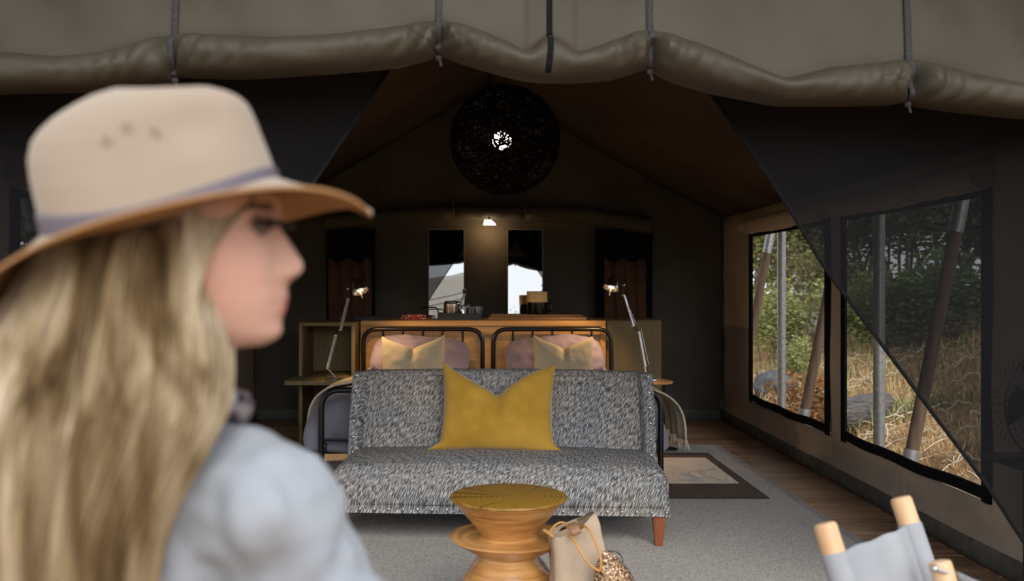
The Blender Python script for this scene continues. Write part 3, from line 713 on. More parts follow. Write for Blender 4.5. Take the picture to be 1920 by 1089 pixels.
for s, xc, lab, tl in ((-1, -.414, 'lavender grey duvet bulging over the bed beside the shelf unit', 'cream wool throw under the duvet edge on the bed beside the shelf unit'),
                       (1, .571, 'lavender grey duvet bulging over the bed beside the round table', 'cream fringed wool throw with mustard stripe hanging off the bed beside the round table')):
    bm = BM(); rings = []; n = 56
    for q in range(31):
        t = q/30; y = lerp(5.455, 6.62, t); e = min(1, (1-(1-min(t*5, 1))**2.5)**.5*.75+.25); e2 = min(1, (1-max(0, t*6-5)**2)**.5*.7+.3)
        r = []
        for k in range(n):
            th = pi*k/(n-1); zb = .235+.03*nz(y*3, s, 1)
            x, z = duvet_pt(th, xc, (.59 if s < 0 else .525), .455, s, .59, zb)
            x = xc+(x-xc)*(.93+.07*min(e, e2)); z = zb+(z-zb)*min(e, e2)
            if k in (0, n-1): x = xc+(x-xc)*.9
            w = .022*nz(x*3, y*2.4, z*5+s)+.012*nz(x*8+y*3, y*5, z*9); side = abs(cos(th))
            r.append(Vector((x+w*side*math.copysign(1, cos(th)), y-(.012*nz(x*6, 1, z*6)), z+w*(1-side))))
        rings.append(r)
    loft(bm, rings, cap=True); o = obj('duvet', bm, M['duvet']); tag(o, lab, 'duvet'); subsurf(o, 1)
    # throw blanket
    bm = BM()
    def tf(u, v, s=s, xc=xc):
        th = lerp(.0, pi*.62, u) if s > 0 else lerp(pi, pi*.38, u)
        y = lerp((6.10 if s < 0 else 5.75), (6.50 if s < 0 else 6.3), v); x, z = duvet_pt(th, xc, .59, .455, s, .59, (.30 if s < 0 else .275), grow=(.014 if s < 0 else .03))
        return Vector((x+s*(.02+.018*sin(v*19)*(1-u)**2+.02*(1-u)**3), y, z+.008*nz(x*5, y*5, 1)))
    grid(bm, 50, 24, tf)
    for f in bm.faces:
        pass
    o = obj('throw_blanket', bm, mats=[M['cream_cloth'], M['mustard_wool']]); solid(o, .008); tag(o, tl, 'blanket')
    for j, f in enumerate(o.data.polygons):
        if 4 <= f.center.y*100 % 12 < 6.5 and s > 0: f.material_index = 1
    bm = BM(); random.seed(9)
    for k in range(46):
        p = tf(0, k/45); d = Vector((s*random.uniform(0, .02), random.uniform(-.015, .015), -random.uniform(.045, .07)))
        tube(bm, [p, p+d*.5, p+d], [.004, .0035, .002], n=4)
    obj('fringe', bm, M['cream_cloth'], o)
    # pillows
    for k in range(2):
        pw = cushion('pillow', (.74, .70)[k], .44, (.15, .17)[k], 0, M['pillow'], None, 'pillow', ear=.0, p=-.03, rnd=.16, wr=.045, seed=k*4+s*2+7)
        pw['label'] = ('%s mauve linen pillow on the bed beside the %s' % (('lower', 'upper')[k], 'shelf unit' if s < 0 else 'round table'))
        pw.location = ((-.43 if s < 0 else .575)+(.02, 0)[k]*s, 6.80+.12*k, .475+.075*k); pw.rotation_euler = (radians(-72+16*k), radians((3, -3)[k]*s), radians(2*s))
    cc = cushion('scatter_cushion', (.45, .425)[s > 0], .42, .16, .085, M['chevron'], 'cream chevron weave cushion propped on the bed beside the %s' % ('shelf unit' if s < 0 else 'round table'), 'cushion', ear=.0, p=.03, seed=s*5+9)
    cc.location = ((-.444, .598)[s > 0], 6.72, .445); cc.rotation_euler = (radians(-24), radians(1.5*s), 0)

# ------------------------------------------------------------------ console, cabinets
con = thing('console', 'honey oak console unit behind the two headboards', 'console', (.044, 7.45, 0)); hw = .942; zt = .926
bm = BM(); box(bm, -hw, hw, 0, .62, zt-.042, zt, bevel=.003, seg=1); obj('top', bm, M['console'], con)
for s in (-1, 1):
    bm = BM(); box(bm, min(s*hw, s*(hw-.042)), max(s*hw, s*(hw-.042)), 0, .62, 0, zt-.0425, bevel=.003, seg=1); obj('side_panel', bm, M['console'], con)
bm = BM(); box(bm, -hw+.043, hw-.043, .018, .036, .05, zt-.043); obj('front_panel', bm, M['console'], con)
bm = BM(); box(bm, -hw+.043, hw-.043, .59, .61, .0, zt-.043); obj('back_panel', bm, M['console_dark'], con)
cab = thing('shelf_unit', 'open drab wooden shelf unit with a projecting ledge holding a silver lamp', 'shelf unit', (-1.115, 7.2, 0)); x0, x1 = -.21, .208
for a, b in ((x0, x0+.028), (x1-.028, x1)):
    bm = BM(); box(bm, a, b, 0, .5, .0, .922, bevel=.002, seg=1); obj('side_panel', bm, M['cabinet'], cab)
for z, nm in ((.894, 'top'), (.05, 'bottom_shelf')):
    bm = BM(); box(bm, x0+.0285, x1-.0285, 0, .5, z, z+.028, bevel=.002, seg=1); obj(nm, bm, M['cabinet'], cab)
bm = BM(); box(bm, x0-.035, x1+.01, -.36, -.001, .492, .524, bevel=.003, seg=1); obj('ledge', bm, M['cabinet'], cab)
bm = BM(); box(bm, x0+.0285, x1-.0285, .0, .48, .492, .522, bevel=.002, seg=1); obj('middle_shelf', bm, M['cabinet'], cab)
bm = BM(); box(bm, x0+.0285, x1-.0285, .482, .498, .08, .893); obj('back_panel', bm, M['cabinet'], cab)
bm = BM(); box(bm, x0+.0285, x1-.0285, .02, .035, .0, .049); obj('kick_board', bm, M['cabinet'], cab)
cab2 = thing('cabinet', 'plain drab wooden cabinet at the end of the oak console', 'cabinet', (1.2, 7.50, 0))
bm = BM(); box(bm, -.205, .222, 0, .5, .0, .928, bevel=.004, seg=1); obj('body', bm, M['cabinet'], cab2)
bm = BM(); box(bm, -.201, .218, -.016, -.001, .03, .92, bevel=.002, seg=1); obj('door', bm, M['cabinet'], cab2)

tb = thing('side_table', 'small round topped wooden side table on a black post beside the bed', 'table', (1.30, 7.02, 0))
bm = BM(); lathe(bm, [(0, .490), (.155, .490), (.162, .496), (.162, .503), (.157, .508), (0, .508)], n=40); obj('table_top', bm, M['console'], tb)
tb.children[0].location = (-.05, 0, 0)
bm = BM(); lathe(bm, [(0, .008), (.085, .008), (.09, .012), (.088, .018), (.02, .022), (.02, .03), (0, .03)], n=32, cx=.06); obj('base', bm, M['black_metal'], tb)
bm = BM(); tube(bm, [(.06, 0, .02), (.06, 0, .4905)], .0165, n=12); obj('post', bm, M['black_metal'], tb)
bm = BM(); lathe(bm, [(0, 0), (.024, 0), (.028, .004), (.033, .052), (.030, .052), (.025, .008), (0, .008)], n=20)
for k in (.012, .026, .04): lathe(bm, [(.029+k*.1, k), (.031+k*.1, k+.003), (.029+k*.1, k+.006)], n=20)
o = obj('cup', bm, M['ceramic']); o.location = P(1213, 722, 6.95); o.location.z = .508; tag(o, 'small white ribbed cup on the round side table', 'cup')

# ------------------------------------------------------------------ desk lamps
def desk_lamp(D, pts, head, tip, rim_a, rim_b, axis, label, base_px, base_z, s):
    b0 = Vector(((base_px-VX)/F*D, D, base_z)); L_ = thing('desk_lamp', label, 'lamp', b0)
    Q = lambda px, py: P(px, py, D)-b0
    bm = BM(); lathe(bm, [(0, .0), (.072, .0), (.075, .004), (.072, .012), (.015, .016), (.012, .022), (0, .022)], n=32); obj('base', bm, M['chrome'], L_)
    p0 = Vector((0, 0, .02)); a = Q(*pts[0]); e1 = Q(*pts[1]); e2 = Q(*pts[2]); t = Q(*pts[3]); h = Q(*head)
    bm = BM(); tube(bm, [p0, a], .006, n=8); obj('stem', bm, M['chrome'], L_)
    for (u, v), nm in (((a, e1), 'lower_arm'), ((e2, t), 'upper_arm')):
        bm = BM(); tube(bm, [u+Vector((0, -.006, 0)), v+Vector((0, -.006, 0))], .0052, n=6); tube(bm, [u+Vector((.009, .006, 0)), v+Vector((.009, .006, 0))], .0052, n=6)
        obj(nm, bm, M['chrome'], L_)
    bm = BM(); tube(bm, [e1, e2], .006, n=6); obj('link', bm, M['black_metal'], L_); bm = BM(); tube(bm, [t, h], .005, n=6); obj('link', bm, M['black_metal'], L_)
    for p in (a, e1, e2, t, h):
        bm = BM(); ball(bm, p, .0105, n=7); tube(bm, [p+Vector((-.012, 0, 0)), p+Vector((.012, 0, 0))], .004, n=6); obj('joint', bm, M['chrome'], L_)
    bm = BM(); tube(bm, [e1+Vector((-s*.02, 0, .02)), a+Vector((s*-.028, 0, .02))], .0012, n=4); tube(bm, [t, e2+Vector((-s*.02, 0, .02))], .0012, n=4); obj('tension_wire', bm, M['chrome'], L_)
    bm = BM(); tube(bm, [a, a+Vector((s*-.03, 0, -.03)), a+Vector((s*-.0, .02, -.09)), Vector((.05*s, .05, .01))], .003, n=5); obj('cord', bm, M['black_metal'], L_)
    ra, rb = Q(*rim_a), Q(*rim_b); c = (ra+rb)/2; R = (ra-rb).length/2; ax = Vector((axis[0], -.32, axis[1])).normalized()
    rot = Vector((0, 0, -1)).rotation_difference(ax).to_matrix().to_4x4(); Mx = Matrix.Translation(c) @ rot
    bm = BM(); lathe(bm, [(R, 0), (R*.93, .018), (R*.55, .085), (R*.30, .10), (0, .105)], n=28, M=Mx); sh = obj('lamp_shade', bm, M['chrome'], L_); solid(sh, .0012)
    bm = BM(); ball(bm, c-ax*.035, .022, n=8); bl = obj('bulb', bm, M['lamp_emit'], L_)
    bm = BM(); tube(bm, [c-ax*.01, c+ax*.052], [.004, .005], n=7); obj('handle', bm, M['chrome'], L_)
    ld = bpy.data.lights.new('lamp_light', 'SPOT'); ld.energy = LAMP_W; ld.color = (1.0, .62, .28); ld.shadow_soft_size = .02; ld.spot_size = radians(150); ld.spot_blend = .5
    lo = bpy.data.objects.new('lamp_light', ld); C.objects.link(lo); lo.parent = L_; lo.location = c-ax*.008
    lo.rotation_euler = Vector((0, 0, -1)).rotation_difference((ax+Vector((s*.35, .25, 0))).normalized()).to_euler()
LAMP_W = 12.0
desk_lamp(6.9, [(613, 690), (629, 628), (638, 618), (652, 560)], (652, 541), None, (661, 553), (691, 542), (.35, -.93),
          'silver jointed arm lamp on the shelf unit ledge, lit and bent over the bed', 629, .524, 1)
desk_lamp(7.02, [(1209, 688), (1197, 622), (1187, 611), (1169, 553)], (1170, 534), None, (1160, 545), (1131, 538), (-.30, -.95),
          'silver jointed arm lamp on the round side table, lit and bent over the bed', 1213, .5085, -1)

# ------------------------------------------------------------------ pendant and wall lamp
pend = thing('pendant_lamp', 'big round black woven cord pendant lamp hanging under the ridge', 'pendant lamp', P(947, 263, 5.3)); R0 = .30
random.seed(21)
bm = BM()
for k in range(520):
    ax = Vector((random.gauss(0, 1), random.gauss(0, 1), random.gauss(0, 1))).normalized(); u, v = frame_at(ax)
    off = random.uniform(-.6, .6)*R0*random.random(); R = R0-random.uniform(0, .012); r = sqrt(max(.001, R*R-off*off)); n = 30
    tube(bm, [ax*off+u*r*cos(2*pi*q/n)+v*r*sin(2*pi*q/n) for q in range(n)], .0019, n=3, closed=True)
tag(obj('woven_shade', bm, M['black_cord'], pend), kind='stuff')
bm = BM(); ball(bm, (-.017, 0, 0), .052, n=14); obj('bulb', bm, M['bulb'], pend)
bm = BM(); lathe(bm, [(0, .05), (.018, .05), (.02, .10), (.01, .12), (0, .12)], n=14); obj('socket', bm, M['black_metal'], pend)
bm = BM(); tube(bm, [(0, 0, .11), (0, 0, .3), (-.03, 0, .90)], .0035, n=6); obj('cord', bm, M['black_metal'], pend)
pl = bpy.data.lights.new('bulb_light', 'POINT'); pl.energy = 3.2; pl.color = (1, .7, .42); pl.shadow_soft_size = .075
po = bpy.data.objects.new('bulb_light', pl); C.objects.link(po); po.parent = pend; po.location = (-.017, 0, 0)

wl = thing('wall_lamp', 'tiny lit wall lamp between the two tall mirrors', 'lamp', P(917, 417, 8.40))
bm = BM(); rings = []
for z, a, b in ((-.022, .055, .03), (-.008, .05, .03), (.022, .03, .022)):
    rings.append([Vector((a*cos(q/16*2*pi)+(-.012 if z > 0 else .004), b*sin(q/16*2*pi), z)) for q in range(16)])
loft(bm, rings); obj('lamp_shade', bm, emit('lit shade', (1.0, .78, .50), 3.2), wl)
bm = BM(); tube(bm, [(0, 0, .02), (0, .02, .06), (0, .13, .07)], .006, n=6); box(bm, -.02, .02, .125, .14, .04, .10, bevel=.003); obj('bracket', bm, M['black_metal'], wl)
ld = bpy.data.lights.new('wall_lamp_light', 'POINT'); ld.energy = 1.0; ld.color = (1, .62, .3); ld.shadow_soft_size = .03
lo = bpy.data.objects.new('wall_lamp_light', ld); C.objects.link(lo); lo.parent = wl; lo.location = (0, -.0, -.06)

# ------------------------------------------------------------------ mirrors
for a, b, lab in ((803, 871, 'tall narrow framed mirror behind the mug and bottle'), (951, 1018, 'tall narrow framed mirror behind the amber topped canister')):
    p = P((a+b)/2, 430, 8.46); w = (b-a)/F*8.46/2; hh = .84
    mr = thing('wall_mirror', lab, 'mirror', p, (radians(-2.0), 0, 0))
    bm = BM(); box(bm, -w+.006, w-.006, -.004, .004, -hh, -.004); obj('glass', bm, M['mirror'], mr, smooth_sh=False)
    bm = BM(); t = .007
    box(bm, -w, -w+t, -.010, .010, -hh-t, .003); box(bm, w-t, w, -.010, .010, -hh-t, .003); box(bm, -w+t, w-t, -.010, .010, -.004, .003); box(bm, -w+t, w-t, -.010, .010, -hh-t, -hh)
    obj('frame', bm, mat('pale mirror edge', (.20, .17, .14), rough=.5), mr, smooth_sh=False)

# ------------------------------------------------------------------ things on the console
ZT = .9265
def on(px, D): return Vector(((px-VX)/F*D, D, ZT))
o0 = on(775, 7.62)
bm = BM()
for k in range(2):
    b = bmesh.new(); bmesh.ops.create_cube(b, size=1); bmesh.ops.bevel(b, geom=list(b.edges), offset=.2, segments=3, affect='EDGES')
    for v in b.verts: v.co = Vector((v.co.x*(.205-.02*k)+.006*k, v.co.y*.13, v.co.z*.021+.011+k*.021))
    merge(bm, b)
o = obj('folded_cloth', bm, M['red_cloth']); o.location = o0; tag(o, 'folded red and white patterned cloth on the oak console', 'cloth')
mags = [('dark magazine lying on the console, bottom of the little pile', 690, .30, 0), ('dark magazine in the middle of the pile on the console', 697, .27, 5), ('dark blue folded booklet on top of the magazine pile', 682, .21, -8)]
for k, (lab, px, w, r) in enumerate(mags):
    bm = BM(); box(bm, -w/2, w/2, -.1, .1, 0, .009, bevel=.002, seg=1); o = obj('magazine', bm, M['blue_cloth']); o.location = on(px, 7.68)+Vector((0, 0, .0002+.0094*k))
    o.rotation_euler = (0, 0, radians(r)); tag(o, lab, 'magazine', None)
ty = thing('tray', 'blue black rectangular serving tray holding the mug, bottle and glasses', 'tray', on(862, 7.72)); w = .172
bm = BM(); box(bm, -w, w, -.12, .12, 0, .006)
for a in ((-w, w, -.12, -.114), (-w, w, .114, .12), (-w, -w+.006, -.114, .114), (w-.006, w, -.114, .114)): box(bm, a[0], a[1], a[2], a[3], .006, .052)
obj('body', bm, M['tray'], ty, smooth_sh=False)
bm = BM(); tube(bm, arc([(-w-.15, 0, .002), (-w-.15, 0, .095), (-w-.005, 0, .095), (-w+.005, 0, .04)], .03, 6), .005, n=8)
h = obj('wire_stand', bm, M['black_metal']); h.location = on(862, 7.72)+Vector((0, .0, .0)); tag(h, 'bent black wire handle standing beside the serving tray', 'handle')
tz = .0065
def lat(name, px, D, prof, m, label, cat, z=tz, n=28, ribs=0, group=None):
    bm = BM(); lathe(bm, prof, n=n)
    if ribs:
        for v in bm.verts:
            a = math.atan2(v.co.y, v.co.x); k = 1+.06*cos(a*ribs)
            v.co.x *= k; v.co.y *= k
    o = obj(name, bm, m); o.location = on(px, D)+Vector((0, 0, z)); tag(o, label, cat, group); return o
mug = lat('steel_mug', 845, 7.66, [(0, 0), (.052, 0), (.055, .004), (.055, .118), (.050, .122), (.050, .006), (0, .006)], M['steel'], 'brushed steel canister with a dark spoon across its top on the serving tray', 'canister')
bm = BM(); lathe(bm, [(0, .123), (.056, .123), (.056, .130), (0, .130)], n=28); tube(bm, [(-.045, -.02, .135), (.03, -.02, .136), (.075, -.02, .131)], [.006, .005, .009], n=6); obj('lid', bm, M['black_gloss'], mug)
lat('glass_bottle', 871, 7.72, [(0, .0), (.036, 0), (.039, .006), (.039, .09), (.034, .13), (.018, .165), (.0125, .185), (.0125, .215), (.016, .22), (.016, .235), (.011, .235), (.0095, .185), (.015, .163), (.031, .13), (.036, .09), (.036, .010), (0, .010)],
    M['glass'], 'clear glass carafe bottle with a narrow neck on the serving tray', 'bottle')
for k, (px, D) in enumerate(((884, 7.66), (891, 7.74), (897, 7.67))):
    lat('ribbed_glass', px, D, [(0, 0), (.026, 0), (.028, .005), (.033, .095), (.031, .095), (.026, .008), (0, .008)], M['glass'],
        ('clear ribbed tumbler next to the bottle on the serving tray', 'clear ribbed tumbler set back between the two others on the tray', 'clear ribbed tumbler at the outer end of the serving tray')[k], 'glass', n=60, ribs=12, group='ribbed tumblers on the serving tray')
bd = thing('wooden_board', 'larger lower oiled wooden board on the right of the console', 'board', on(1004, 7.66))
bm = BM(); box(bm, -.37, .385, -.17, .17, 0, .025, bevel=.004); obj('body', bm, M['board'], bd)
bm = BM(); box(bm, -.372, -.36, -.1, .1, .008, .016, bevel=.002, seg=1); obj('edge', bm, M['board'], bd)
bd2 = thing('wooden_board', 'smaller wooden board stacked on top of the larger one', 'board', on(1004, 7.70)+Vector((0, 0, .0253)))
bm = BM(); box(bm, -.355, .36, -.15, .15, 0, .016, bevel=.004); obj('body', bm, M['board'], bd2)
can = thing('lantern', 'ribbed glass lantern with an amber glow painted on its upper half over a black lower half on the wooden boards', 'lantern', on(1007, 7.74)+Vector((0, 0, .0418))); can['category'] = 'lantern'
bm = BM(); lathe(bm, [(0, 0), (.078, 0), (.08, .004), (.08, .095), (0, .095)], n=40); obj('base', bm, M['black_gloss'], can)
bm = BM(); lathe(bm, [(.0805, .0955), (.0805, .178), (.077, .178), (.077, .0955)], n=96)
for v in bm.verts:
    a = math.atan2(v.co.y, v.co.x); v.co.x *= 1+.025*cos(a*24); v.co.y *= 1+.025*cos(a*24)
obj('ribbed_sleeve', bm, mat('painted glow amber sleeve', (.90, .60, .25), rough=.2, spec=.6), can)  # amber glow is put into the sleeve colour; nothing here emits light
bm = BM(); lathe(bm, [(.081, .176), (.084, .178), (.081, .181), (.074, .181), (.074, .176)], n=40); obj('rim', bm, M['brass'] if 'brass' in M else M['steel'], can)
bm = BM(); tube(bm, arc([(.075, 0, .02), (.115, 0, .02), (.115, 0, .085), (.075, 0, .085)], .02, 5), .006, n=8); obj('handle', bm, M['black_gloss'], can)

# ------------------------------------------------------------------ turned wooden side table
st = thing('turned_table', 'turned golden wood hourglass side table with a cracked ringed top in front of the sofa', 'table', (.107, 3.32, .0007))
bm = BM(); lathe(bm, [(0, .481), (.194, .481), (.200, .478), (.2015, .474), (.199, .470)], n=96); obj('table_top', bm, M['rings'], st)
bm = BM(); prof = [(.199, .470)]
for k in range(1, 13):
    t = k/12; prof.append((lerp(.197, .096, t**.92), lerp(.468, .352, t)))
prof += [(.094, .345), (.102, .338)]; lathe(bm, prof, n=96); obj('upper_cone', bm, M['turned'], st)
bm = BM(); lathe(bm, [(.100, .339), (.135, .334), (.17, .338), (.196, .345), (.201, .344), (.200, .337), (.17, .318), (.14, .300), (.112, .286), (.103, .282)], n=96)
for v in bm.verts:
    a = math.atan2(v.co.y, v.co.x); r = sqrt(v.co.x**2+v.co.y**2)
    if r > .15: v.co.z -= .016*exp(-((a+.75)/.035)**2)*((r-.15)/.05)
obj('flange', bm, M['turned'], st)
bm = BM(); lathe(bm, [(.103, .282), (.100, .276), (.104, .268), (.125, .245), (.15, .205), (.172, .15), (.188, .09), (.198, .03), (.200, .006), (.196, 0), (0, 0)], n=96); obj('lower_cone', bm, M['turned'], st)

# ------------------------------------------------------------------ tote bag and pouch
tote = thing('tote_bag', 'sand coloured canvas tote bag with thin tan leather handles leaning by the turned table', 'bag', (0, 0, 0))
def cz(px, py, D): p = P(px, py, D); return p
top = [cz(1036, 1008, 3.12), cz(1065, 1003, 3.10), cz(1117, 962, 3.17), cz(1110, 957, 3.24), cz(1080, 972, 3.34), cz(1026, 996, 3.28)]
bot = [Vector((.262, 3.05, .010)), Vector((.30, 3.03, .010)), Vector((.475, 3.05, .010)), Vector((.478, 3.12, .010)), Vector((.45, 3.26, .010)), Vector((.27, 3.26, .010))]
def resamp(lp, n):
    out = []; m = len(lp)
    for k in range(n):
        t = k/n*m; i = int(t); f = t-i; p0, p1, p2, p3 = lp[(i-1) % m], lp[i], lp[(i+1) % m], lp[(i+2) % m]
        c = p1.lerp(p2, f); s_ = .5*((2*p1)+(p2-p0)*f+(2*p0-5*p1+4*p2-p3)*f*f+(3*p1-p0-3*p2+p3)*f**3); out.append(c.lerp(s_, .35))
    return out
tr, br = resamp(top, 48), resamp(bot, 48); cb = sum(bot, Vector())/6
rings = []
for q in range(25):
    t = q/24; r = [b.lerp(a, t) for a, b in zip(tr, br)]; c = sum(r, Vector())/48
    bul = 1+.10*sin(pi*min(1, t*1.2))*(1-t)
    rings.append([c+(p-c)*bul+Vector((1, -1, 0))*(.007*nz(p.x*14, p.z*9, 2)+.004*nz(p.x*30, p.z*20, 5)) for p in r])
rings[-1] = [p+Vector((0, 0, .002*sin(i))) for i, p in enumerate(rings[-1])]
bm = BM(); vs = loft(bm, rings, cap=False); bm.faces.new(list(reversed(vs[0])))
o = obj('body', bm, M['canvas_bag'], tote); solid(o, .003, 1)
bm = BM(); tube(bm, [p+Vector((0, -.001, -.004)) for p in rings[-1]], .0028, n=5, closed=True); obj('rim', bm, M['canvas_bag'], tote)
def bez(pts, n=16):
    pts = [Vector(p) for p in pts]; out = []
    for k in range(n+1):
        t = k/n; q = list(pts)
        while len(q) > 1: q = [a.lerp(b, t) for a, b in zip(q, q[1:])]
        out.append(q[0])
    return out
bm = BM(); tube(bm, bez([P(1066, 1003, 3.07), P(1082, 1010, 3.0), P(1095, 1062, 2.99), P(1124, 1070, 2.99)]), .0042, n=8)
tube(bm, bez([P(1124, 1070, 2.99), P(1137, 1050, 2.99), P(1112, 1005, 3.02), P(1100, 975, 3.06), P(1090, 990, 3.10)]), .0042, n=8); obj('handle', bm, M['leather'], tote)
bm = BM(); tube(bm, bez([P(1030, 998, 3.12), P(1055, 960, 3.2), P(1075, 1000, 3.1)]), .004, n=8)
tube(bm, [P(1020, 994, 3.13), P(1030, 1000, 3.10), P(1038, 1007, 3.09)], [.006, .006, .004], n=6); obj('handle', bm, M['leather'], tote)
bm = BM()
def patch(u, v): return bez([P(1058, 992, 3.16), P(1066, 975, 3.11), P(1078, 985, 3.07), P(1080, 1003, 3.07)], 10)[round(v*10)]+Vector(((u-.5)*.034, (u-.5)*.0, (u-.5)*.014))
grid(bm, 3, 10, patch); o = obj('leather_patch', bm, M['leather_dark'], tote); solid(o, .002)
pch = thing('sequin_pouch', 'glittering bronze sequinned pouch hanging against the tote bag', 'pouch', P(1143, 1066, 3.02))
bm = BM(); rings = []
for q in range(15):
    t = q/14; c = Vector((lerp(-.008, .034, t), 0, lerp(.055, -.115, t)))
    r = .008+.058*sin(min(1, t*1.12)*pi*.72)**.9*(1 if t < .9 else (1-(t-.9)*5)); rings.append([c+Vector((r*cos(a*pi/10), r*.55*sin(a*pi/10), 0)) for a in range(20)])
loft(bm, rings); o = obj('body', bm, M['glitter'], pch); subsurf(o, 1)
bm = BM(); random.seed(3)
for k in range(700):
    t = random.random(); a = random.uniform(pi, 2*pi) if k % 4 else random.uniform(0, pi); r = .008+.058*sin(min(1, t*1.12)*pi*.72)**.9*(1 if t < .9 else (1-(t-.9)*5))
    c = Vector((lerp(-.008, .034, t)+r*cos(a), r*.55*sin(a), lerp(.055, -.115, t))); n_ = Vector((cos(a)+random.uniform(-.6, .6), sin(a)+random.uniform(-.3, .3), random.uniform(-.6, .6))).normalized(); u, v = frame_at(n_)
    bm.faces.new([bm.verts.new(c+n_*.002+(u*cos(q*pi/2)+v*sin(q*pi/2))*.0032) for q in range(4)])
o = obj('sequins', bm, mat('sequin scales', (.10, .05, .025), (.85, .62, .42), scale=300, rough=.3, metal=.6, island=.6, lo=.4, hi=.6), pch); o['kind'] = 'stuff'
bm = BM(); tube(bm, bez([(-.008, 0, .055), (-.02, .005, .05), (-.03, .005, .03)]), .0015, n=5); tube(bm, bez([(-.008, 0, .055), (.05, 0, .06), (.04, 0, .0)]), .0015, n=5); obj('cord', bm, M['black_cord'], pch)

# ------------------------------------------------------------------ folding chair
ch = thing('folding_chair', 'pale wooden dowel folding chair with a dove grey canvas back', 'chair', (.99, 1.90, 0))
A = Vector((.70, 1.96, .72))-ch.location; B_ = Vector((.958, 2.20, .72))-ch.location; sd = (B_-A).normalized(); pd = Vector((sd.y, -sd.x, 0))
dn = (Vector((0, 0, -1))+pd*.36).normalized()
for s, q in ((0, A), (1, B_)):
    bm = BM(); rings = []
    e = q+dn*.78
    tube(bm, [q, q+dn*.002, q+dn*.008, q+dn*.4, e], [.014, .0205, .0235, .0235, .0235], n=18); obj('back_dowel', bm, M['dowel'], ch)
bm = BM()
def bk(u, v):
    p = A.lerp(B_, u)+dn*(.062+.40*v); side = sin(pi*u)
    return p+pd*(.024*(1-2*abs(u-.5))**0*.0+.012*side)-dn*(.004*side)*(1-v)+pd*(.003*sin(u*19+v*2)+.004*nz(u*6, v*3, 1))
vs = grid(bm, 30, 24, bk); o = obj('back_canvas', bm, M['grey_canvas'], ch); solid(o, .003)
for q in (A, B_):
    bm = BM(); tube(bm, [q+dn*.060, q+dn*.064, q+dn*.455, q+dn*.46], [.0245, .0262, .0262, .0245], n=20); obj('canvas_sleeve', bm, M['grey_canvas'], ch)
sA, sB = A+dn*.38, B_+dn*.38; fA, fB = sA+pd*.42+Vector((0, 0, .03)), sB+pd*.42+Vector((0, 0, .03))
bm = BM()
grid(bm, 16, 16, lambda u, v: sA.lerp(sB, u).lerp(fA.lerp(fB, u), v)+Vector((0, 0, -.035*sin(pi*u)))); o = obj('seat_canvas', bm, M['grey_canvas'], ch); solid(o, .003)
for a, b in ((sA, fA), (sB, fB)):
    bm = BM(); tube(bm, [a, b], .016, n=12); obj('seat_dowel', bm, M['dowel'], ch)
for s, (q, f) in enumerate(((A, fA), (B_, fB))):
    fl = f.copy(); top_ = f+Vector((0, 0, .16)); foot = q+Vector((0, 0, 0)); foot = Vector((q.x, q.y, 0))-pd*.02; foot.z = .022
    bm = BM(); tube(bm, [Vector((f.x, f.y, f.z))+Vector((0, 0, .02)), foot+(sd*(-.04 if s == 0 else .04))], .018, n=12); obj('leg', bm, M['dowel'], ch)
    e = q+dn*.78
j = P(1760, 1050, 2.03)-ch.location; j2 = P(1800, 1180, 2.0)-ch.location
bm = BM(); tube(bm, [j, j+(j2-j)*.02, j+(j2-j)*.06, j2], [.012, .021, .0235, .0235], n=16); obj('arm_dowel', bm, M['dowel'], ch)
bm = BM(); tube(bm, [P(1752, 1066, 2.0)-ch.location, P(1772, 1072, 2.0)-ch.location, P(1790, 1078, 2.02)-ch.location], .004, n=6); ball(bm, P(1752, 1066, 1.995)-ch.location, .008, n=6); obj('bolt', bm, M['steel'], ch)
bm = BM()
s0, s1 = P(1790, 1070, 2.03)-ch.location, P(1930, 1118, 1.85)-ch.location
grid(bm, 2, 12, lambda u, v: s0.lerp(s1, v)+Vector((0, 0, -.022*u-.006*sin(pi*v)))); o = obj('arm_strap', bm, M['grey_canvas'], ch); solid(o, .006)

# ------------------------------------------------------------------ fan on low black table
ft = thing('low_table', 'low black table behind the netting under the fan', 'table', (2.0, 3.60, 0))
bm = BM(); box(bm, -.02, .16, -.20, .2, .520, .548, bevel=.008, seg=2); obj('table_top', bm, M['black_gloss'], ft)
for x in (.07, .14):
    for y in (-.18, .05):
        bm = BM(); box(bm, x-.012, x+.012, y-.012, y+.012, 0.001, .5195); obj('leg', bm, M['black_metal'], ft)
fan = thing('desk_fan', 'black caged fan standing behind the netting near the window', 'fan', (2.055, 3.56, .5485), (0, 0, radians(20)))
bm = BM(); lathe(bm, [(0, 0), (.08, 0), (.082, .006), (.07, .016), (.02, .022), (0, .022)], n=28); obj('base', bm, M['black_metal'], fan)
bm = BM(); tube(bm, [(0, 0, .02), (0, .02, .20)], .012, n=10); obj('stand', bm, M['black_metal'], fan)
bm = BM(); tube(bm, [(0, -.01, .215), (0, .09, .215)], [.04, .035], n=18); obj('motor', bm, M['black_metal'], fan)
bm = BM()
for k in range(10):
    r = .19*(k+1)/10; y = -.055*sqrt(max(0, 1-(r/.2)**2))-.01; tube(bm, [(r*cos(a*pi/16), y, .215+r*sin(a*pi/16)) for a in range(32)], .0012 if k < 9 else .004, n=4, closed=True)
for k in range(40):
    a = k*2*pi/40; tube(bm, [(r*cos(a), -.055*sqrt(max(0, 1-(r/.2)**2))-.01, .215+r*sin(a)) for r in (.02, .08, .14, .19)], .0012, n=4)
    tube(bm, [(r*cos(a), .05*sqrt(max(0, 1-(r/.2)**2))+.01, .215+r*sin(a)) for r in (.03, .08, .14, .19)], .0012, n=4)
obj('cage', bm, M['black_metal'], fan)
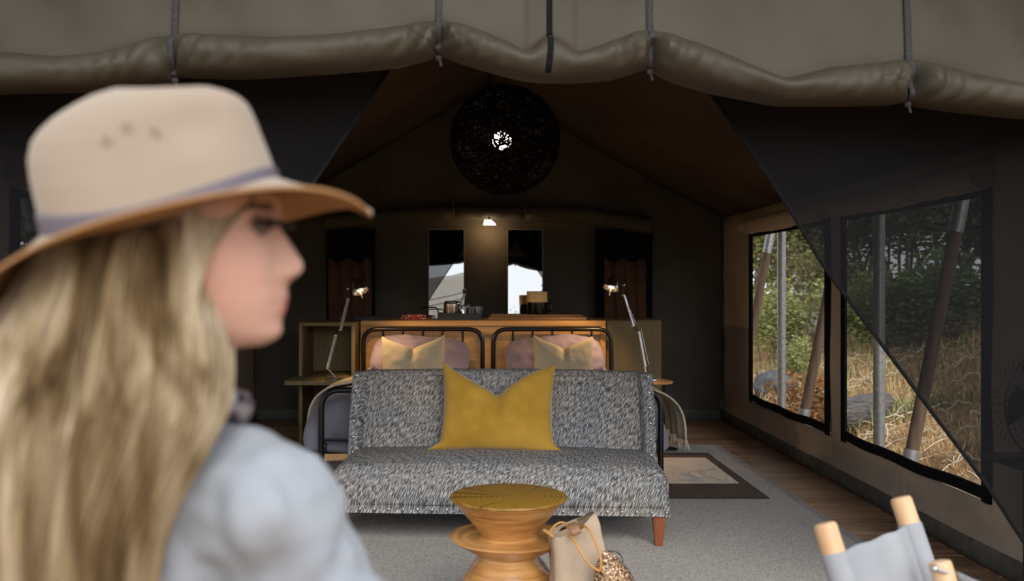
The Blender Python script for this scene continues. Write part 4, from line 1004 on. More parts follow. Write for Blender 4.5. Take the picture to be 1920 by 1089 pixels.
bm = BM(); lathe(bm, [(0, -.07), (.012, -.069), (.014, -.06), (0, -.06)], n=18, M=Matrix.Translation((0, 0, .215)) @ Matrix.Rotation(-pi/2, 4, 'X') ); obj('badge', bm, M['chrome'], fan)
for k in range(4):
    bm = BM(); a0 = k*pi/2
    grid(bm, 6, 6, lambda u, v: Vector(((.03+.13*v)*cos(a0+(u-.5)*1.0), -.012+(u-.5)*.03, .215+(.03+.13*v)*sin(a0+(u-.5)*1.0)))); o = obj('blade', bm, M['black_metal'], fan); solid(o, .002)

# ------------------------------------------------------------------ the woman
PD = .95; PX = lambda px: (px-VX)/F*PD; PZ = lambda py: H-(py-VY)/F*PD
per = thing('person', 'seated woman in profile with tan brimmed hat, long blond hair and pale blue shirt', 'person', (-.33, .97, 0))
PO = per.location
def skin_mat():
    m = mat('skin', (.50, .30, .235), (.58, .37, .295), scale=9, rough=.5, spec=.35); nt = m.node_tree; b = nt.nodes['Principled BSDF']; L = nt.links
    b.inputs['Subsurface Weight'].default_value = .12; b.inputs['Subsurface Radius'].default_value = (.01, .004, .002)
    tc = nt.nodes.new('ShaderNodeTexCoord'); src = b.inputs['Base Color'].links[0].from_socket
    for c, r, col in ((Vector((PX(528), PD, PZ(572)))-PO, .0145, (.48, .16, .17)), (Vector((PX(465), PD-.07, PZ(520)))-PO, .045, (.58, .29, .235))):
        d = nt.nodes.new('ShaderNodeVectorMath'); d.operation = 'DISTANCE'; L.new(tc.outputs['Object'], d.inputs[0]); d.inputs[1].default_value = c
        mr = nt.nodes.new('ShaderNodeMapRange'); mr.inputs['From Min'].default_value = r*.55; mr.inputs['From Max'].default_value = r
        mr.inputs['To Min'].default_value = .85 if r < .02 else .35; mr.inputs['To Max'].default_value = 0; L.new(d.outputs['Value'], mr.inputs['Value'])
        mx = nt.nodes.new('ShaderNodeMix'); mx.data_type = 'RGBA'; L.new(mr.outputs[0], mx.inputs['Factor']); L.new(src, mx.inputs['A']); mx.inputs['B'].default_value = (*col, 1); src = mx.outputs['Result']
    L.new(src, b.inputs['Base Color']); return m
M['skin'] = skin_mat()
# head: profile px for each py, smooth face line, half width, back of head
prof = [(300, 505), (340, 521), (365, 525), (387, 524.5), (400, 526), (412, 525), (425, 524), (434, 530), (443, 538), (455, 547), (468, 556), (480, 564), (490, 570), (497, 572), (505, 571), (513, 566), (520, 556), (527, 541), (533, 537), (545, 537), (553, 540), (560, 540), (566, 537),
        (570, 534), (574, 537), (580, 537), (587, 531), (595, 527), (604, 526), (614, 529), (624, 528), (633, 521), (641, 509), (648, 490)]
face = [(300, 505), (365, 523), (425, 518), (470, 524), (520, 530), (560, 530), (600, 523), (633, 519), (641, 509), (648, 490)]
width = [(318, .05), (345, .066), (365, .072), (400, .0765), (440, .0755), (480, .0735), (520, .069), (560, .0615), (600, .052), (630, .041), (648, .026)]
back = [(318, 240), (345, 190), (365, 170), (400, 158), (480, 172), (540, 205), (590, 250), (648, 300)]
nosew = [(300, .05), (387, .04), (425, .011), (470, .010), (497, .014), (520, .013), (535, .022), (570, .024), (600, .02), (630, .03), (648, .03)]
bm = BM(); rings = []; NR = 72
for q in range(96):
    py = lerp(318, 648, q/95)
    if py < 365: fx = lerp(455, 521, sqrt((py-318)/47)); pf = fx
    else: fx = interp(face, py); pf = smooth(prof, py, 4)
    bx = interp(back, py); w = smooth(width, py, 14); cx = lerp(fx, bx, .5); a = (fx-bx)/2; r = []
    for k in range(NR):
        th = 2*pi*k/NR; c_, s_ = cos(th), sin(th)
        ex = 2.35 if c_ > 0 else 2.0
        rr = (abs(c_)**ex+abs(s_)**ex)**(-1/ex); x = cx+a*rr*c_; y = w*rr*s_
        if c_ > 0:
            sg = interp(nosew, py); g = exp(-(y/sg)**2); x += (pf-fx)*g
            eye = exp(-((py-424)/17)**2)*exp(-((abs(y)-.031)/.014)**2); x -= 15*eye
            brow = exp(-((py-398)/12)**2)*exp(-((abs(y)-.028)/.02)**2); x += 4*brow
            nostril = exp(-((py-512)/11)**2)*exp(-((abs(y)-.0145)/.006)**2); x += 15*nostril
            chk = exp(-((py-495)/38)**2)*exp(-((abs(y)-.043)/.02)**2); x += 5*chk
            mc = exp(-((py-571)/6)**2)*exp(-((abs(y)-.022)/.006)**2); x -= 5*mc
        z = PZ(py)
        r.append(Vector((PX(x), PD+y, z))-PO)
    rings.append(r)
rings = list(reversed(rings)); loft(bm, rings)
bmesh.ops.recalc_face_normals(bm, faces=bm.faces)
body = bm
def chain(bm, pts, n=10):
    """overlapping ellipsoids along a line, fused afterwards"""
    for (p, r), (q, s) in zip(pts, pts[1:]):
        for k in range(n+1):
            t = k/n; c = Vector(p).lerp(Vector(q), t); rr = [lerp(a, b, t) for a, b in zip(r if isinstance(r, tuple) else (r,)*3, s if isinstance(s, tuple) else (s,)*3)]
            ball(bm, c, 1, rr[0], rr[1], rr[2], n=10)
L_ = lambda x, y, z: Vector((x, y, z))-PO
chain(body, [(L_(PX(355), .955, PZ(600)), (.055, .05, .05)), (L_(PX(300), .955, PZ(700)), (.052, .05, .05)), (L_(PX(262), .955, PZ(800)), (.058, .055, .05))], 6)
ball(body, L_(PX(278), PD-.078, PZ(470)), .02, .7, .35, 1.5, n=8); ball(body, L_(PX(278), PD+.078, PZ(470)), .02, .7, .35, 1.5, n=8)   # ears
hips = L_(-.35, .93, .60)
for s in (-1, 1):   # lower legs, feet, hands
    hx = -.35+s*.10
    kn = Vector((hx+s*.04, 1.36, .55)); an = Vector((hx+s*.05, 1.42, .09))
    chain(body, [(kn-PO, .055), ((kn.lerp(an, .35))-PO, .052), (an-PO, .036)], 8); chain(body, [(an-PO+Vector((0, -.03, -.045)), .034), (an-PO+Vector((0, .16, -.062)), (.04, .03, .022))], 8)
    wr = Vector((hx+s*.055, 1.22, .655)); palm = wr+Vector((-s*.01, .075, -.006))
    chain(body, [(wr-PO-Vector((0, .10, -.02)), .028), (wr-PO, (.026, .026, .019)), (palm-PO, (.038, .038, .015))], 6)
    for f, (dx, ln) in enumerate(((-.03, .062), (-.010, .075), (.010, .07), (.029, .054))):
        b0 = palm-PO+Vector((s*dx, .028, 0)); d1 = Vector((s*dx*.25, 1, -.12)).normalized(); d2 = Vector((0, .85, -.5)).normalized()
        chain(body, [(b0, .0085), (b0+d1*ln*.5, .008), (b0+d1*ln*.5+d2*ln*.5, .0068)], 6)
    b0 = palm-PO+Vector((-s*.032, -.02, 0)); chain(body, [(b0, .011), (b0+Vector((-s*.024, .03, -.004)), .010), (b0+Vector((-s*.03, .058, -.010)), .0078)], 6)
# torso core joins head, arms and legs into one figure under the clothes
chain(body, [(L_(PX(262), .955, PZ(800)), (.07, .06, .05)), (L_(-.34, .955, .98), (.10, .060, .05)), (L_(-.35, .945, .78), (.10, .065, .07)), (hips, (.12, .08, .07))], 10)
for s in (-1, 1):
    sh = L_(-.34+s*.135, .95-(.04 if s > 0 else -.03), 1.0); el = L_(-.35+s*.23, 1.0, .76); wr = L_(-.35+s*.155, 1.12, .675)
    chain(body, [(sh, .034), (el, .030), (wr, .026)], 12); chain(body, [(hips+Vector((s*.09, 0, 0)), .08), (L_(-.35+s*.14, 1.36, .55), .056)], 12)
bo = obj('body', body, M['skin'], per)
rm = bo.modifiers.new('fuse', 'REMESH'); rm.mode = 'VOXEL'; rm.voxel_size = .0036; rm.use_smooth_shade = True
smo = bo.modifiers.new('smooth', 'SMOOTH'); smo.iterations = 3; smo.factor = .5
# eyes
for s in (-1, 1):
    e = L_(PX(502), PD+s*.031, PZ(427))-Vector((.004, 0, 0)); bm = BM(); ball(bm, e, .0122, n=14); ey = obj('eye', bm, mat('eye white', (.10, .08, .075), rough=.3), per)
    bm = BM(); ball(bm, e+Vector((.0068, 0, -.0005)), .0066, n=10); obj('iris', bm, mat('brown iris', (.03, .015, .01), rough=.1), ey)
    bm = BM(); rings = []
    def lid(u, v, e=e, s=s):
        th = lerp(-1.25, 1.25, u); ph = lerp(-.12, 1.2, v); R = .0134
        return e+Vector((R*cos(th)*cos(ph), R*sin(th)*cos(ph)*1.0, R*sin(ph)))
    grid(bm, 10, 6, lid); o = obj('eyelid', bm, M['skin'], ey); solid(o, .001)
    bm = BM()
    for k in range(22):
        th = lerp(-1.2, 1.2, k/21); p = e+Vector((.0138*cos(th), .0138*sin(th), .0012)); d = Vector((cos(th)*.010, sin(th)*.010, 0))
        tube(bm, [p, p+d*.6+Vector((0, 0, .0005)), p+d+Vector((0, 0, .004))], [.003, .0025, .0015], n=4)
    obj('eyelashes', bm, M['black_metal'], ey)
    bm = BM(); tube(bm, [L_(PX(519), PD+s*.012, PZ(398)), L_(PX(514), PD+s*.028, PZ(392)), L_(PX(496), PD+s*.046, PZ(393)), L_(PX(478), PD+s*.058, PZ(400))], [.003, .0035, .003, .001], n=6)
    obj('eyebrow', bm, mat('brown eyebrow', (.06, .035, .02), rough=.8), per)

# clothes
def blob_cloth(name, parts, m, vox, tex=None):
    bm = BM()
    for p in parts: chain(bm, *p)
    o = obj(name, bm, m, per); r = o.modifiers.new('fuse', 'REMESH'); r.mode = 'VOXEL'; r.voxel_size = vox; r.use_smooth_shade = True
    sm = o.modifiers.new('smooth', 'SMOOTH'); sm.iterations = 8; sm.factor = .6
    if tex:
        t = bpy.data.textures.new(name+'_folds', 'CLOUDS'); t.noise_scale = tex[0]; t.noise_depth = 1
        d = o.modifiers.new('folds', 'DISPLACE'); d.texture = t; d.strength = tex[1]; d.mid_level = .5; d.texture_coords = 'LOCAL'
    return o
c1 = L_(PX(262), .95, PZ(795)); shR = L_(-.200, .905, .996); shL = L_(-.485, 1.0, .985)
el = L_(-.090, .99, .765); elL = L_(-.59, 1.03, .765); wR = L_(-.195, 1.115, .69); wL = L_(-.505, 1.13, .69)
blob_cloth('shirt', [([(c1, (.085, .07, .03)), (L_(-.335, .95, 1.005), (.125, .088, .055)), (L_(-.345, .945, .86), (.15, .105, .08)), (L_(-.35, .94, .64), (.155, .115, .08))], 12),
                     ([(L_(-.29, .94, 1.015), (.06, .065, .042)), (shR+Vector((0, 0, .0)), (.068, .068, .062))], 10), ([(L_(-.37, .96, 1.01), (.06, .065, .045)), (shL, (.068, .068, .062))], 10),
                     ([(shR, (.066, .066, .062)), (L_(-.150, .93, .90), .063), (el, .054), (wR, .040)], 14), ([(shL, (.066, .066, .062)), (L_(-.53, .99, .88), .063), (elL, .054), (wL, .040)], 14)],
           M['denim'], .007, (.06, .034))
bm = BM()
def collar(u, v):
    a = u*2*pi; r = lerp(.072, .083, v); c = Vector((PX(285), .955, 0)).lerp(Vector((PX(268), .955, 0)), v)
    return L_(c.x+r*1.08*cos(a), c.y+r*.9*sin(a), lerp(PZ(755), PZ(800), v)+.006*cos(a)+.004*sin(a*5))
grid(bm, 40, 6, collar); o = obj('collar', bm, M['denim'], per); solid(o, .004)
bm = BM()
for k in range(3):
    tube(bm, [L_(PX(312)+(.066+.004*k)*cos(a*pi/14), .955+.06*sin(a*pi/14), PZ(800)+.006*k-.006*sin(a*.9+k)+.008*cos(a*pi/14)) for a in range(28)], .009, n=8, closed=True)
obj('scarf', bm, M['scarf'], per)
blob_cloth('trousers', [([(L_(-.35, .93, .66), (.14, .11, .06)), (L_(-.35, .95, .60), (.16, .125, .085))], 8)]+
           [([(L_(-.35+s*.085, .97, .585), (.085, .085, .08)), (L_(-.35+s*.14, 1.37, .555), .066), (L_(-.35+s*.15, 1.42, .14), .052)], 16) for s in (-1, 1)], M['trouser'], .011, (.08, .012))
for s in (-1, 1):
    bm = BM(); c = L_(-.35+s*.15, 1.46, .03); chain(bm, [(c+Vector((0, -.07, .012)), (.042, .04, .042)), (c+Vector((0, .12, 0)), (.045, .05, .03))], 10); o = obj('shoe', bm, M['leather_dark'], per)
    r = o.modifiers.new('fuse', 'REMESH'); r.mode = 'VOXEL'; r.voxel_size = .006; r.use_smooth_shade = True

# hair: lofted mass plus strands
HL = [(370, 150, 415), (400, 110, 418), (450, 72, 408), (500, 48, 402), (560, 20, 408), (640, -20, 424), (700, -45, 431), (750, -55, 428), (800, -60, 405), (860, -60, 368), (900, -58, 345), (960, -55, 318), (1020, -50, 305), (1089, -45, 292), (1200, -30, 265), (1330, 0, 215)]
def hair_c(py):
    lo = interp([(a, b) for a, b, c in HL], py); hi = interp([(a, c) for a, b, c in HL], py)
    cy = interp([(330, .955), (480, .95), (640, .925), (780, .868), (900, .85), (1330, .83)], py); ay = interp([(330, .085), (450, .098), (640, .095), (780, .070), (1000, .05), (1330, .025)], py)
    return lo, hi, cy, ay
def hair_pt(th, py, k=1.0):
    lo, hi, cy, ay = hair_c(py); k *= lerp(.84, 1, min(1, max(0, (py-396)/70))); c = (lo+hi)/2; a = (hi-lo)/2*k; D_ = cy-ay*k*max(0, -sin(th))*.0
    e = 2.3; c_, s_ = cos(th), sin(th); rr = (abs(c_)**e+abs(s_)**e)**(-1/e)
    y = cy+ay*k*rr*s_; x = (c+a*rr*c_-VX)/F*lerp(PD, y, .85); z = H-(py-VY)/F*lerp(PD, y, .3)
    bx_ = VX+F*x/PD; z = min(z, PZ(lerp(444, 336, (bx_-96)/422))-.014-max(0, 96-bx_)*.00055)
    return Vector((x, y, z))-PO
def inface(th, py):
    """keep the hair off the face: front sector at face height"""
    return False
bm = BM(); rings = []
for q in range(60):
    py = lerp(396, 1325, q/59); r = []
    for k in range(90):
        th = 2*pi*k/90; g = .955+.05*nz(cos(th)*3.2, sin(th)*3.2, py/420)+.035*nz(cos(th)*9, sin(th)*9, py/600)
        r.append(hair_pt(th, py, g))
    rings.append(r)
loft(bm, list(reversed(rings))); hb = obj('hair', bm, M['hair'], per)
bm = BM(); random.seed(12)
for k in range(2300):
    lock = random.randrange(90); th = 2*pi*lock/90+random.gauss(0, .05); ph = random.uniform(0, 6); end = random.uniform(1150, 1325); k0 = random.uniform(.94, 1.035)
    amp = random.uniform(.01, .05); fr = random.uniform(1.2, 2.4); pts = []
    for q in range(15):
        t = q/14; py = lerp(396, end, t); k_ = k0+.05*nz(cos(th)*4, sin(th)*4, py/350)+.02*sin(ph+t*5)
        pts.append(hair_pt(th+amp*sin(ph+t*fr*3)+.10*nz(lock*.7, t*2.0, 3), py, k_)+Vector((0, 0, 0)))
    r = random.uniform(.0008, .0018); tube(bm, pts, [r*(1-.7*(q/14)**3) for q in range(15)], n=3, caps=False)
o = obj('hair_strands', bm, M['hair'], per); o['kind'] = 'stuff'
# wisps falling over the temple next to the eye
bm = BM()
for k in range(170):
    t0 = random.random(); x0 = lerp(400, 500, t0**1.3); p = [L_(PX(x0), PD-.074+.030*t0, PZ(375)), L_(PX(lerp(395, 478, t0**1.5)), PD-.080+.024*t0, PZ(410)), L_(PX(lerp(392, 436, t0**1.2)), PD-.085+.010*t0, PZ(455)), L_(PX(lerp(388, 415, t0)+random.uniform(-5, 5)), PD-.092, PZ(520)), L_(PX(405+random.uniform(-14, 12)), PD-.09, PZ(600))]
    tube(bm, bez(p, 9), [random.uniform(.0008, .0016)]*10, n=3, caps=False)
o = obj('hair_wisps', bm, M['hair'], per); o['kind'] = 'stuff'

# hat
hat = thing('hat', 'tan felt hat with a mauve grey band and curved brim', None, (0, 0, 0)); hat.parent = per
CR = [(0, 96, 444, 519, 336, .088), (.12, 84, 396, 511, 312, .087), (.3, 72, 346, 500, 282, .086), (.5, 66, 305, 488, 252, .083), (.68, 72, 270, 477, 224, .080), (.80, 90, 246, 468, 203, .076),
      (.88, 116, 223, 459, 190, .071), (.94, 152, 201, 445, 179, .064), (.98, 185, 178, 425, 170, .054), (1.0, 235, 167, 395, 165, .040)]
def crown(t, th):
    def c(i): return smooth([(r[0], r[i]) for r in CR], t, .03)
    B = Vector((PX(c(1)), PD, PZ(c(2)))); Fv = Vector((PX(c(3)), PD, PZ(c(4)))); m = (B+Fv)/2-Vector((0, 0, sin(th)**2*(.017*(1-t)+lerp(.085, .035, max(0, t-.7)/.3)*((B.z+Fv.z)/2-H))));  e = 2.15; c_, s_ = cos(th), sin(th); rr = (abs(c_)**e+abs(s_)**e)**(-1/e)
    w = c(5); pinch = 1-.16*exp(-((t-.72)/.25)**2)*exp(-((c_-.62)/.22)**2)
    return m+(Fv-B)/2*rr*c_+Vector((0, w*rr*s_*pinch, 0))-PO
bm = BM(); rings = [[crown(t/30, 2*pi*k/80) for k in range(80)] for t in range(31)]
last = rings[-1]; cc_ = sum(last, Vector())/80
for f, dz in ((.75, .001), (.5, -.008), (.25, -.016), (.06, -.018)): rings.append([cc_+(p-cc_)*f+Vector((0, 0, dz)) for p in last])
loft(bm, rings, cap=True); cw = obj('crown', bm, M['felt'], hat)
bm = BM()
def bandf(u, v):
    t = lerp(-.03, .105, v); th = u*2*pi; p = crown(max(t, 0), th); c = crown(max(t, 0), 0).lerp(crown(max(t, 0), pi), .5); q = c+(p-c)*1.012
    return q+Vector((0, 0, t*.1 if t < 0 else 0))
grid(bm, 80, 5, bandf); o = obj('band', bm, M['band'], hat); solid(o, .002)
for px, py in ((240, 237), (292, 247), (203, 263)):
    # eyelet on the near side of the crown
    best = min(((crown(t/60, pi+pi*k/120)) for t in range(20, 58) for k in range(121)), key=lambda p: ((VX+F*(p.x+PO.x)/(p.y+PO.y)-px)**2+(VY-F*(p.z-H)/(p.y+PO.y)-py)**2))
    bm = BM(); tube(bm, [best+Vector((.0042*cos(a*pi/6), -.001, .0042*sin(a*pi/6))) for a in range(12)], .0016, n=6, closed=True); ball(bm, best, .003, sy=.4, n=6)
    obj('eyelet', bm, mat('dull eyelet', (.30, .235, .18), rough=.6), cw)
bm = BM(); inner = [crown(0, 2*pi*k/96) for k in range(96)]
def outer(th):
    c_, s_ = cos(th), sin(th); x = -.2935+.1895*c_; y = PD+.172*s_; z = 1.2350+.0520*c_-.0190*cos(2*th)
    return Vector((x, y, z))-PO
def brim(k, t):
    a = inner[k % 96]; th = 2*pi*(k % 96)/96; o_ = outer(th); p = a.lerp(o_, t); arch = .001*sin(pi*t)+.017*t*max(0, cos(th))*abs(sin(2*th))
    return p+Vector((0, 0, arch))
NT = 14
up = [[brim(k, q/NT)+Vector((0, 0, .0012)) for k in range(96)] for q in range(NT+1)]; dnr = [[p-Vector((0, 0, .0030)) for p in r] for r in reversed(up)]
loft(bm, up+dnr, cap=False)
for f in bm.faces: pass
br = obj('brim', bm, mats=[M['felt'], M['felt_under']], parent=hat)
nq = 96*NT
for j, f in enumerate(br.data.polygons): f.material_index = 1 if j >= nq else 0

# camp stool carrying her
stool = thing('stool', 'low camp stool under the seated woman', 'stool', (-.35, .95, 0))
bm = BM(); box(bm, -.2, .2, -.17, .17, .455, .485, bevel=.012, seg=3); obj('seat', bm, M['grey_canvas'], stool)
for x in (-1, 1):
    for y in (-1, 1):
        bm = BM(); tube(bm, [(x*.17, y*.14, .456), (-x*.17*-1, y*.17, .003)], .014, n=10); obj('leg', bm, M['dowel'], stool)

# ------------------------------------------------------------------ outside: poles, guy hardware
PW = [5.91, 7.84, 9.76, 3.98]
def pole(Y, s, lab):
    xf, xt = (2.55, 2.955) if s > 0 else (-2.35, -2.755); gz = ground_z(xf, Y)-.03
    foot = Vector((xf-s*.045, Y, gz)); top_ = Vector((xt, Y, 1.74)); dr = (top_-foot).normalized()
    t = thing('slanted_pole', lab, 'pole', foot); z0 = .10-gz; d = dr/dr.z
    bm = BM(); tube(bm, [d*(z0+.06), d*(1.60-gz)], .040, n=14); obj('pole', bm, M['pole_wood'], t)
    bm = BM(); tube(bm, [d*0.001, d*(z0+.10)], .046, n=14)
    obj('foot_socket', bm, M['galv'], t)
    bm = BM(); tube(bm, [d*(1.52-gz), d*(1.72-gz), d*(1.73-gz)], [.044, .044, .03], n=14); obj('top_socket', bm, M['galv'], t)
    a = d*(1.73-gz); bm = BM(); tube(bm, [a, a+Vector((s*.02, 0, .06)), a+Vector((-s*.03, 0, .10)), a+Vector((-s*.10, 0, .135))], .014, n=8); obj('hook', bm, M['galv'], t)
def mpole(Y, s, lab):
    x = 2.62 if s > 0 else -2.42; gz = ground_z(x, Y)-.03
    t = thing('metal_pole', lab, 'pole', (x, Y, gz)); bm = BM(); tube(bm, [(0, 0, 0), (0, 0, 2.25-gz)], .036, n=16); obj('pole', bm, M['galv'], t)
    bm = BM(); lathe(bm, [(0, 0), (.07, 0), (.07, .012), (.04, .014), (.04, .02)], n=16); obj('base_plate', bm, M['galv'], t)
nm = ['nearer netted window', 'farther netted window']
pole(5.91, 1, 'slanted wooden pole crossing the view in the nearer netted window')
pole(7.84, 1, 'slanted wooden pole rising from the lower middle of the farther netted window')
pole(9.76, 1, 'slanted wooden pole at the far top corner of the farther netted window')
mpole(6.33, 1, 'upright galvanised pole outside the nearer netted window')
mpole(8.36, 1, 'upright galvanised pole outside the farther netted window')
pole(5.91, -1, 'slanted wooden pole outside the dim window behind the hat')

# ------------------------------------------------------------------ outside: logs, rocks, grass, trees
def log(a, b, r, lab, m='log'):
    a = Vector(a); b = Vector(b); bm = BM(); pts = []; rr = []
    for q in range(17):
        t = q/16; pts.append(a.lerp(b, t)+Vector((0, 0, .03*sin(pi*t)+.02*nz(t*5, 1, a.x)))); rr.append(r*(1.0-.12*t+.10*nz(t*4, 2, a.y))*(.8 if q in (0, 16) else 1))
    tube(bm, pts, rr, n=18)
    for v in bm.verts: v.co += (v.co-a.lerp(b, .5)).normalized()*.012*nz(v.co.x*14, v.co.y*14, v.co.z*14)
    o = obj('log', bm, M[m]); tag(o, lab, 'log'); return o
def onray(px, py, D): return P(px, py, D)
g = onray(1590, 790, 9.8); g2 = onray(1662, 785, 9.9)
log((g.x-.12, g.y-.05, ground_z(g.x, g.y)+.12), (g2.x, g2.y, ground_z(g2.x, g2.y)+.14), .17, 'grey weathered log lying in the straw outside the nearer netted window')
def rock(px, D, r, lab, m, z=0, sx=1.3):
    x = (px-VX)/F*D; bm = BM(); bmesh.ops.create_icosphere(bm, subdivisions=4, radius=r)
    for v in bm.verts: v.co *= 1+.35*nz(v.co.x*1.6/r, v.co.y*1.6/r, v.co.z*1.6/r+px); v.co.x *= sx; v.co.z *= .8
    o = obj('rock', bm, M[m]); o.location = (x, D, ground_z(x, D)+r*.45+z); tag(o, lab, 'rock'); return o
rock(1448, 12.6, .26, 'dark rounded boulder behind the metal pole in the farther netted window', 'rock_dark', .02, 1.0)
rock(1528, 16.5, .42, 'pale boulder beyond the dark one, largest of the pale rocks', 'rock', .0)
rock(1500, 17.5, .30, 'pale rock on the metal pole side of the largest pale boulder', 'rock', .0, 1.5)
rock(1437, 18.5, .28, 'low pale rock seen left of the metal pole in the farther window', 'rock', .0, 1.5)
rock(1608, 18, .5, 'grey sloping boulder at the edge of the nearer window', 'rock', .0, 1.5)

def in_view(x, y): return True
def grass(name, n, seed, m, hr, wr, area, label, lean=.9):
    random.seed(seed); bm = BM(); 
    for k in range(n):
        y = area[2]+(area[3]-area[2])*random.random()**1.4; lo, hi = area[0](y), area[1](y); x = random.uniform(lo, hi)
        if nz(x*.8, y*.8, seed) < random.uniform(-.6, .25): continue
        z = ground_z(x, y)-.01; h = random.uniform(*hr)*(1+.5*nz(x*.7, y*.7, 2)); a = random.uniform(0, 2*pi); ln = h*random.uniform(.2, lean)*1.2; w = random.uniform(*wr)
        p0 = Vector((x, y, z)); p1 = p0+Vector((cos(a)*ln*.4, sin(a)*ln*.4, h*.65)); p2 = p0+Vector((cos(a)*ln, sin(a)*ln, h*(1-.3*lean))); sd_ = Vector((-sin(a), cos(a), 0))*w
        v = [bm.verts.new(p) for p in (p0-sd_, p0+sd_, p1+sd_*.7, p1-sd_*.7, p2)]
        bm.faces.new(v[:4]); bm.faces.new((v[3], v[2], v[4]))
    o = obj(name, bm, M[m]); tag(o, label, 'grass', None, 'stuff'); return o
A_ = (lambda y: max(2.5, .27*y), lambda y: .56*y+.6, 7.2, 24)
grass('dry_grass', 34000, 1, 'straw', (.03, .13), (.003, .006), A_, 'dry golden grass covering the ground outside the netted windows', 1.6)
grass('dry_grass', 9000, 2, 'straw', (.12, .30), (.003, .007), (A_[0], A_[1], 10, 26), 'taller dry golden grass in front of the trees', .7)
grass('green_weeds', 7000, 3, 'weed', (.10, .26), (.005, .010), (A_[0], A_[1], 9.5, 22), 'green weeds growing among the dry grass', .7)
random.seed(8); bm = BM()
for k in range(230):
    y = random.uniform(7.4, 15); x = random.uniform(max(2.7, .28*y), .54*y); z = ground_z(x, y)+.03; a = random.uniform(0, 2*pi); L = random.uniform(.25, .9); cu_ = random.uniform(-3, 3); pts = []
    p = Vector((x, y, z))
    for q in range(9):
        pts.append(p.copy()); a += cu_/8; p += Vector((cos(a), sin(a), 0))*L/8; p.z = ground_z(p.x, p.y)+.03+.10*sin(q*.4)*random.random()
    tube(bm, pts, random.uniform(.003, .007), n=4)
tag(obj('fallen_twigs', bm, M['straw_pale']), 'bleached curling twigs and stalks strewn over the dry grass', 'twigs', None, 'stuff')

def branch(bm, p, d, L, r, depth, tips, rnd):
    n = 5; pts = [p.copy()]; rr = [r]
    for q in range(n):
        d = (d+Vector((rnd.uniform(-.3, .3), rnd.uniform(-.3, .3), rnd.uniform(-.05, .18)))).normalized(); p = p+d*L/n; pts.append(p.copy()); rr.append(r*(1-.55*(q+1)/n))
        if depth and q >= 1:
            for _ in range(rnd.choice((1, 1, 2))):
                dd = (d+Vector((rnd.uniform(-1, 1), rnd.uniform(-1, 1), rnd.uniform(-.3, .6)))).normalized(); branch(bm, p, dd, L*rnd.uniform(.5, .7), r*.5, depth-1, tips, rnd)
        if depth <= 1: tips.append((p.copy(), L))
    tube(bm, pts, rr, n=5 if depth < 2 else 8, caps=False)
def tree(name, x, y, ht, spread, leafn, lsize, m, label, seed, cat='tree', low=.25, stems=3, leafh=1.0):
    rnd = random.Random(seed); t = thing(name, label, cat, (x, y, ground_z(x, y)-.02)); tips = []; bm = BM()
    for k in range(stems):
        a = rnd.uniform(0, 2*pi); d = Vector((cos(a)*spread/ht*.8, sin(a)*spread/ht*.8, 1)).normalized(); branch(bm, Vector((cos(a)*.08, sin(a)*.08, 0)), d, ht*rnd.uniform(.6, .85), (.011 if ht > 1.3 else .008)*ht**.9, 2, tips, rnd)
    obj('trunk', bm, M['trunk'], t)
    verts = []; faces = []
    for k in range(leafn):
        c, L = tips[rnd.randrange(len(tips))]; c = c+Vector((rnd.gauss(0, 1), rnd.gauss(0, 1), rnd.gauss(0, .8)))*spread*.14
        if c.z < low*ht*rnd.random(): continue
        n_ = Vector((rnd.gauss(0, 1), rnd.gauss(0, 1), rnd.gauss(.6, 1))).normalized(); u, v = frame_at(n_); s_ = lsize*rnd.uniform(.6, 1.3); w = s_*.28
        i = len(verts); verts += [c-u*s_*.5, c+v*w, c+u*s_*.5, c-v*w]; faces.append((i, i+1, i+2, i+3))
    me = bpy.data.meshes.new('leaves'); me.from_pydata([tuple(v) for v in verts], [], faces); me.materials.append(M[m]); o = bpy.data.objects.new('leaves', me); C.objects.link(o); o.parent = t; o['kind'] = 'stuff'
    return t
T = [  # px, D, height, spread, leaves, size, material, label
    (1428, 20, 3.4, 2.4, 32000, .10, 'leaf_light', 'sage green tree at the far edge of the farther netted window'),
    (1525, 21, 3.6, 2.6, 34000, .10, 'leaf_light', 'sage green tree filling the top of the farther netted window'),
    (1480, 27, 5.5, 4.0, 32000, .16, 'leaf_light', 'tall pale green tree far behind the boulders'),
    (1625, 19, 3.6, 2.0, 30000, .11, 'leaf_mid', 'mid green tree behind the metal pole of the nearer netted window'),
    (1715, 15.5, 3.6, 1.9, 38000, .10, 'leaf_mid', 'dense green tree seen through the netting in the middle of the nearer window'),
    (1830, 14.5, 3.8, 2.0, 38000, .10, 'leaf_mid', 'dense green tree seen through the netting at the near edge of the nearer window'),
    (1680, 25, 6.5, 4.5, 34000, .18, 'leaf_mid', 'tall dark green tree behind the dense ones outside the nearer window'),
    (1850, 21, 6.5, 4.2, 34000, .16, 'leaf_mid', 'tall green tree outside beyond the near edge of the nearer window'),
    (1590, 31, 7.5, 5.0, 30000, .22, 'leaf_mid', 'tall green tree far off between the two netted windows'),
    (1410, 33, 7.5, 5.5, 30000, .22, 'leaf_light', 'tall pale tree farthest off behind the farther window'),
    (1760, 29, 8.0, 5.5, 30000, .22, 'leaf_mid', 'tallest tree, farthest off behind the nearer window')]
for k, (px, D, ht, sp, ln, ls, m, lab) in enumerate(T): tree('leafy_tree', (px-VX)/F*D, D, ht, sp, ln, ls, m, lab, 100+k, low=.05, stems=4)
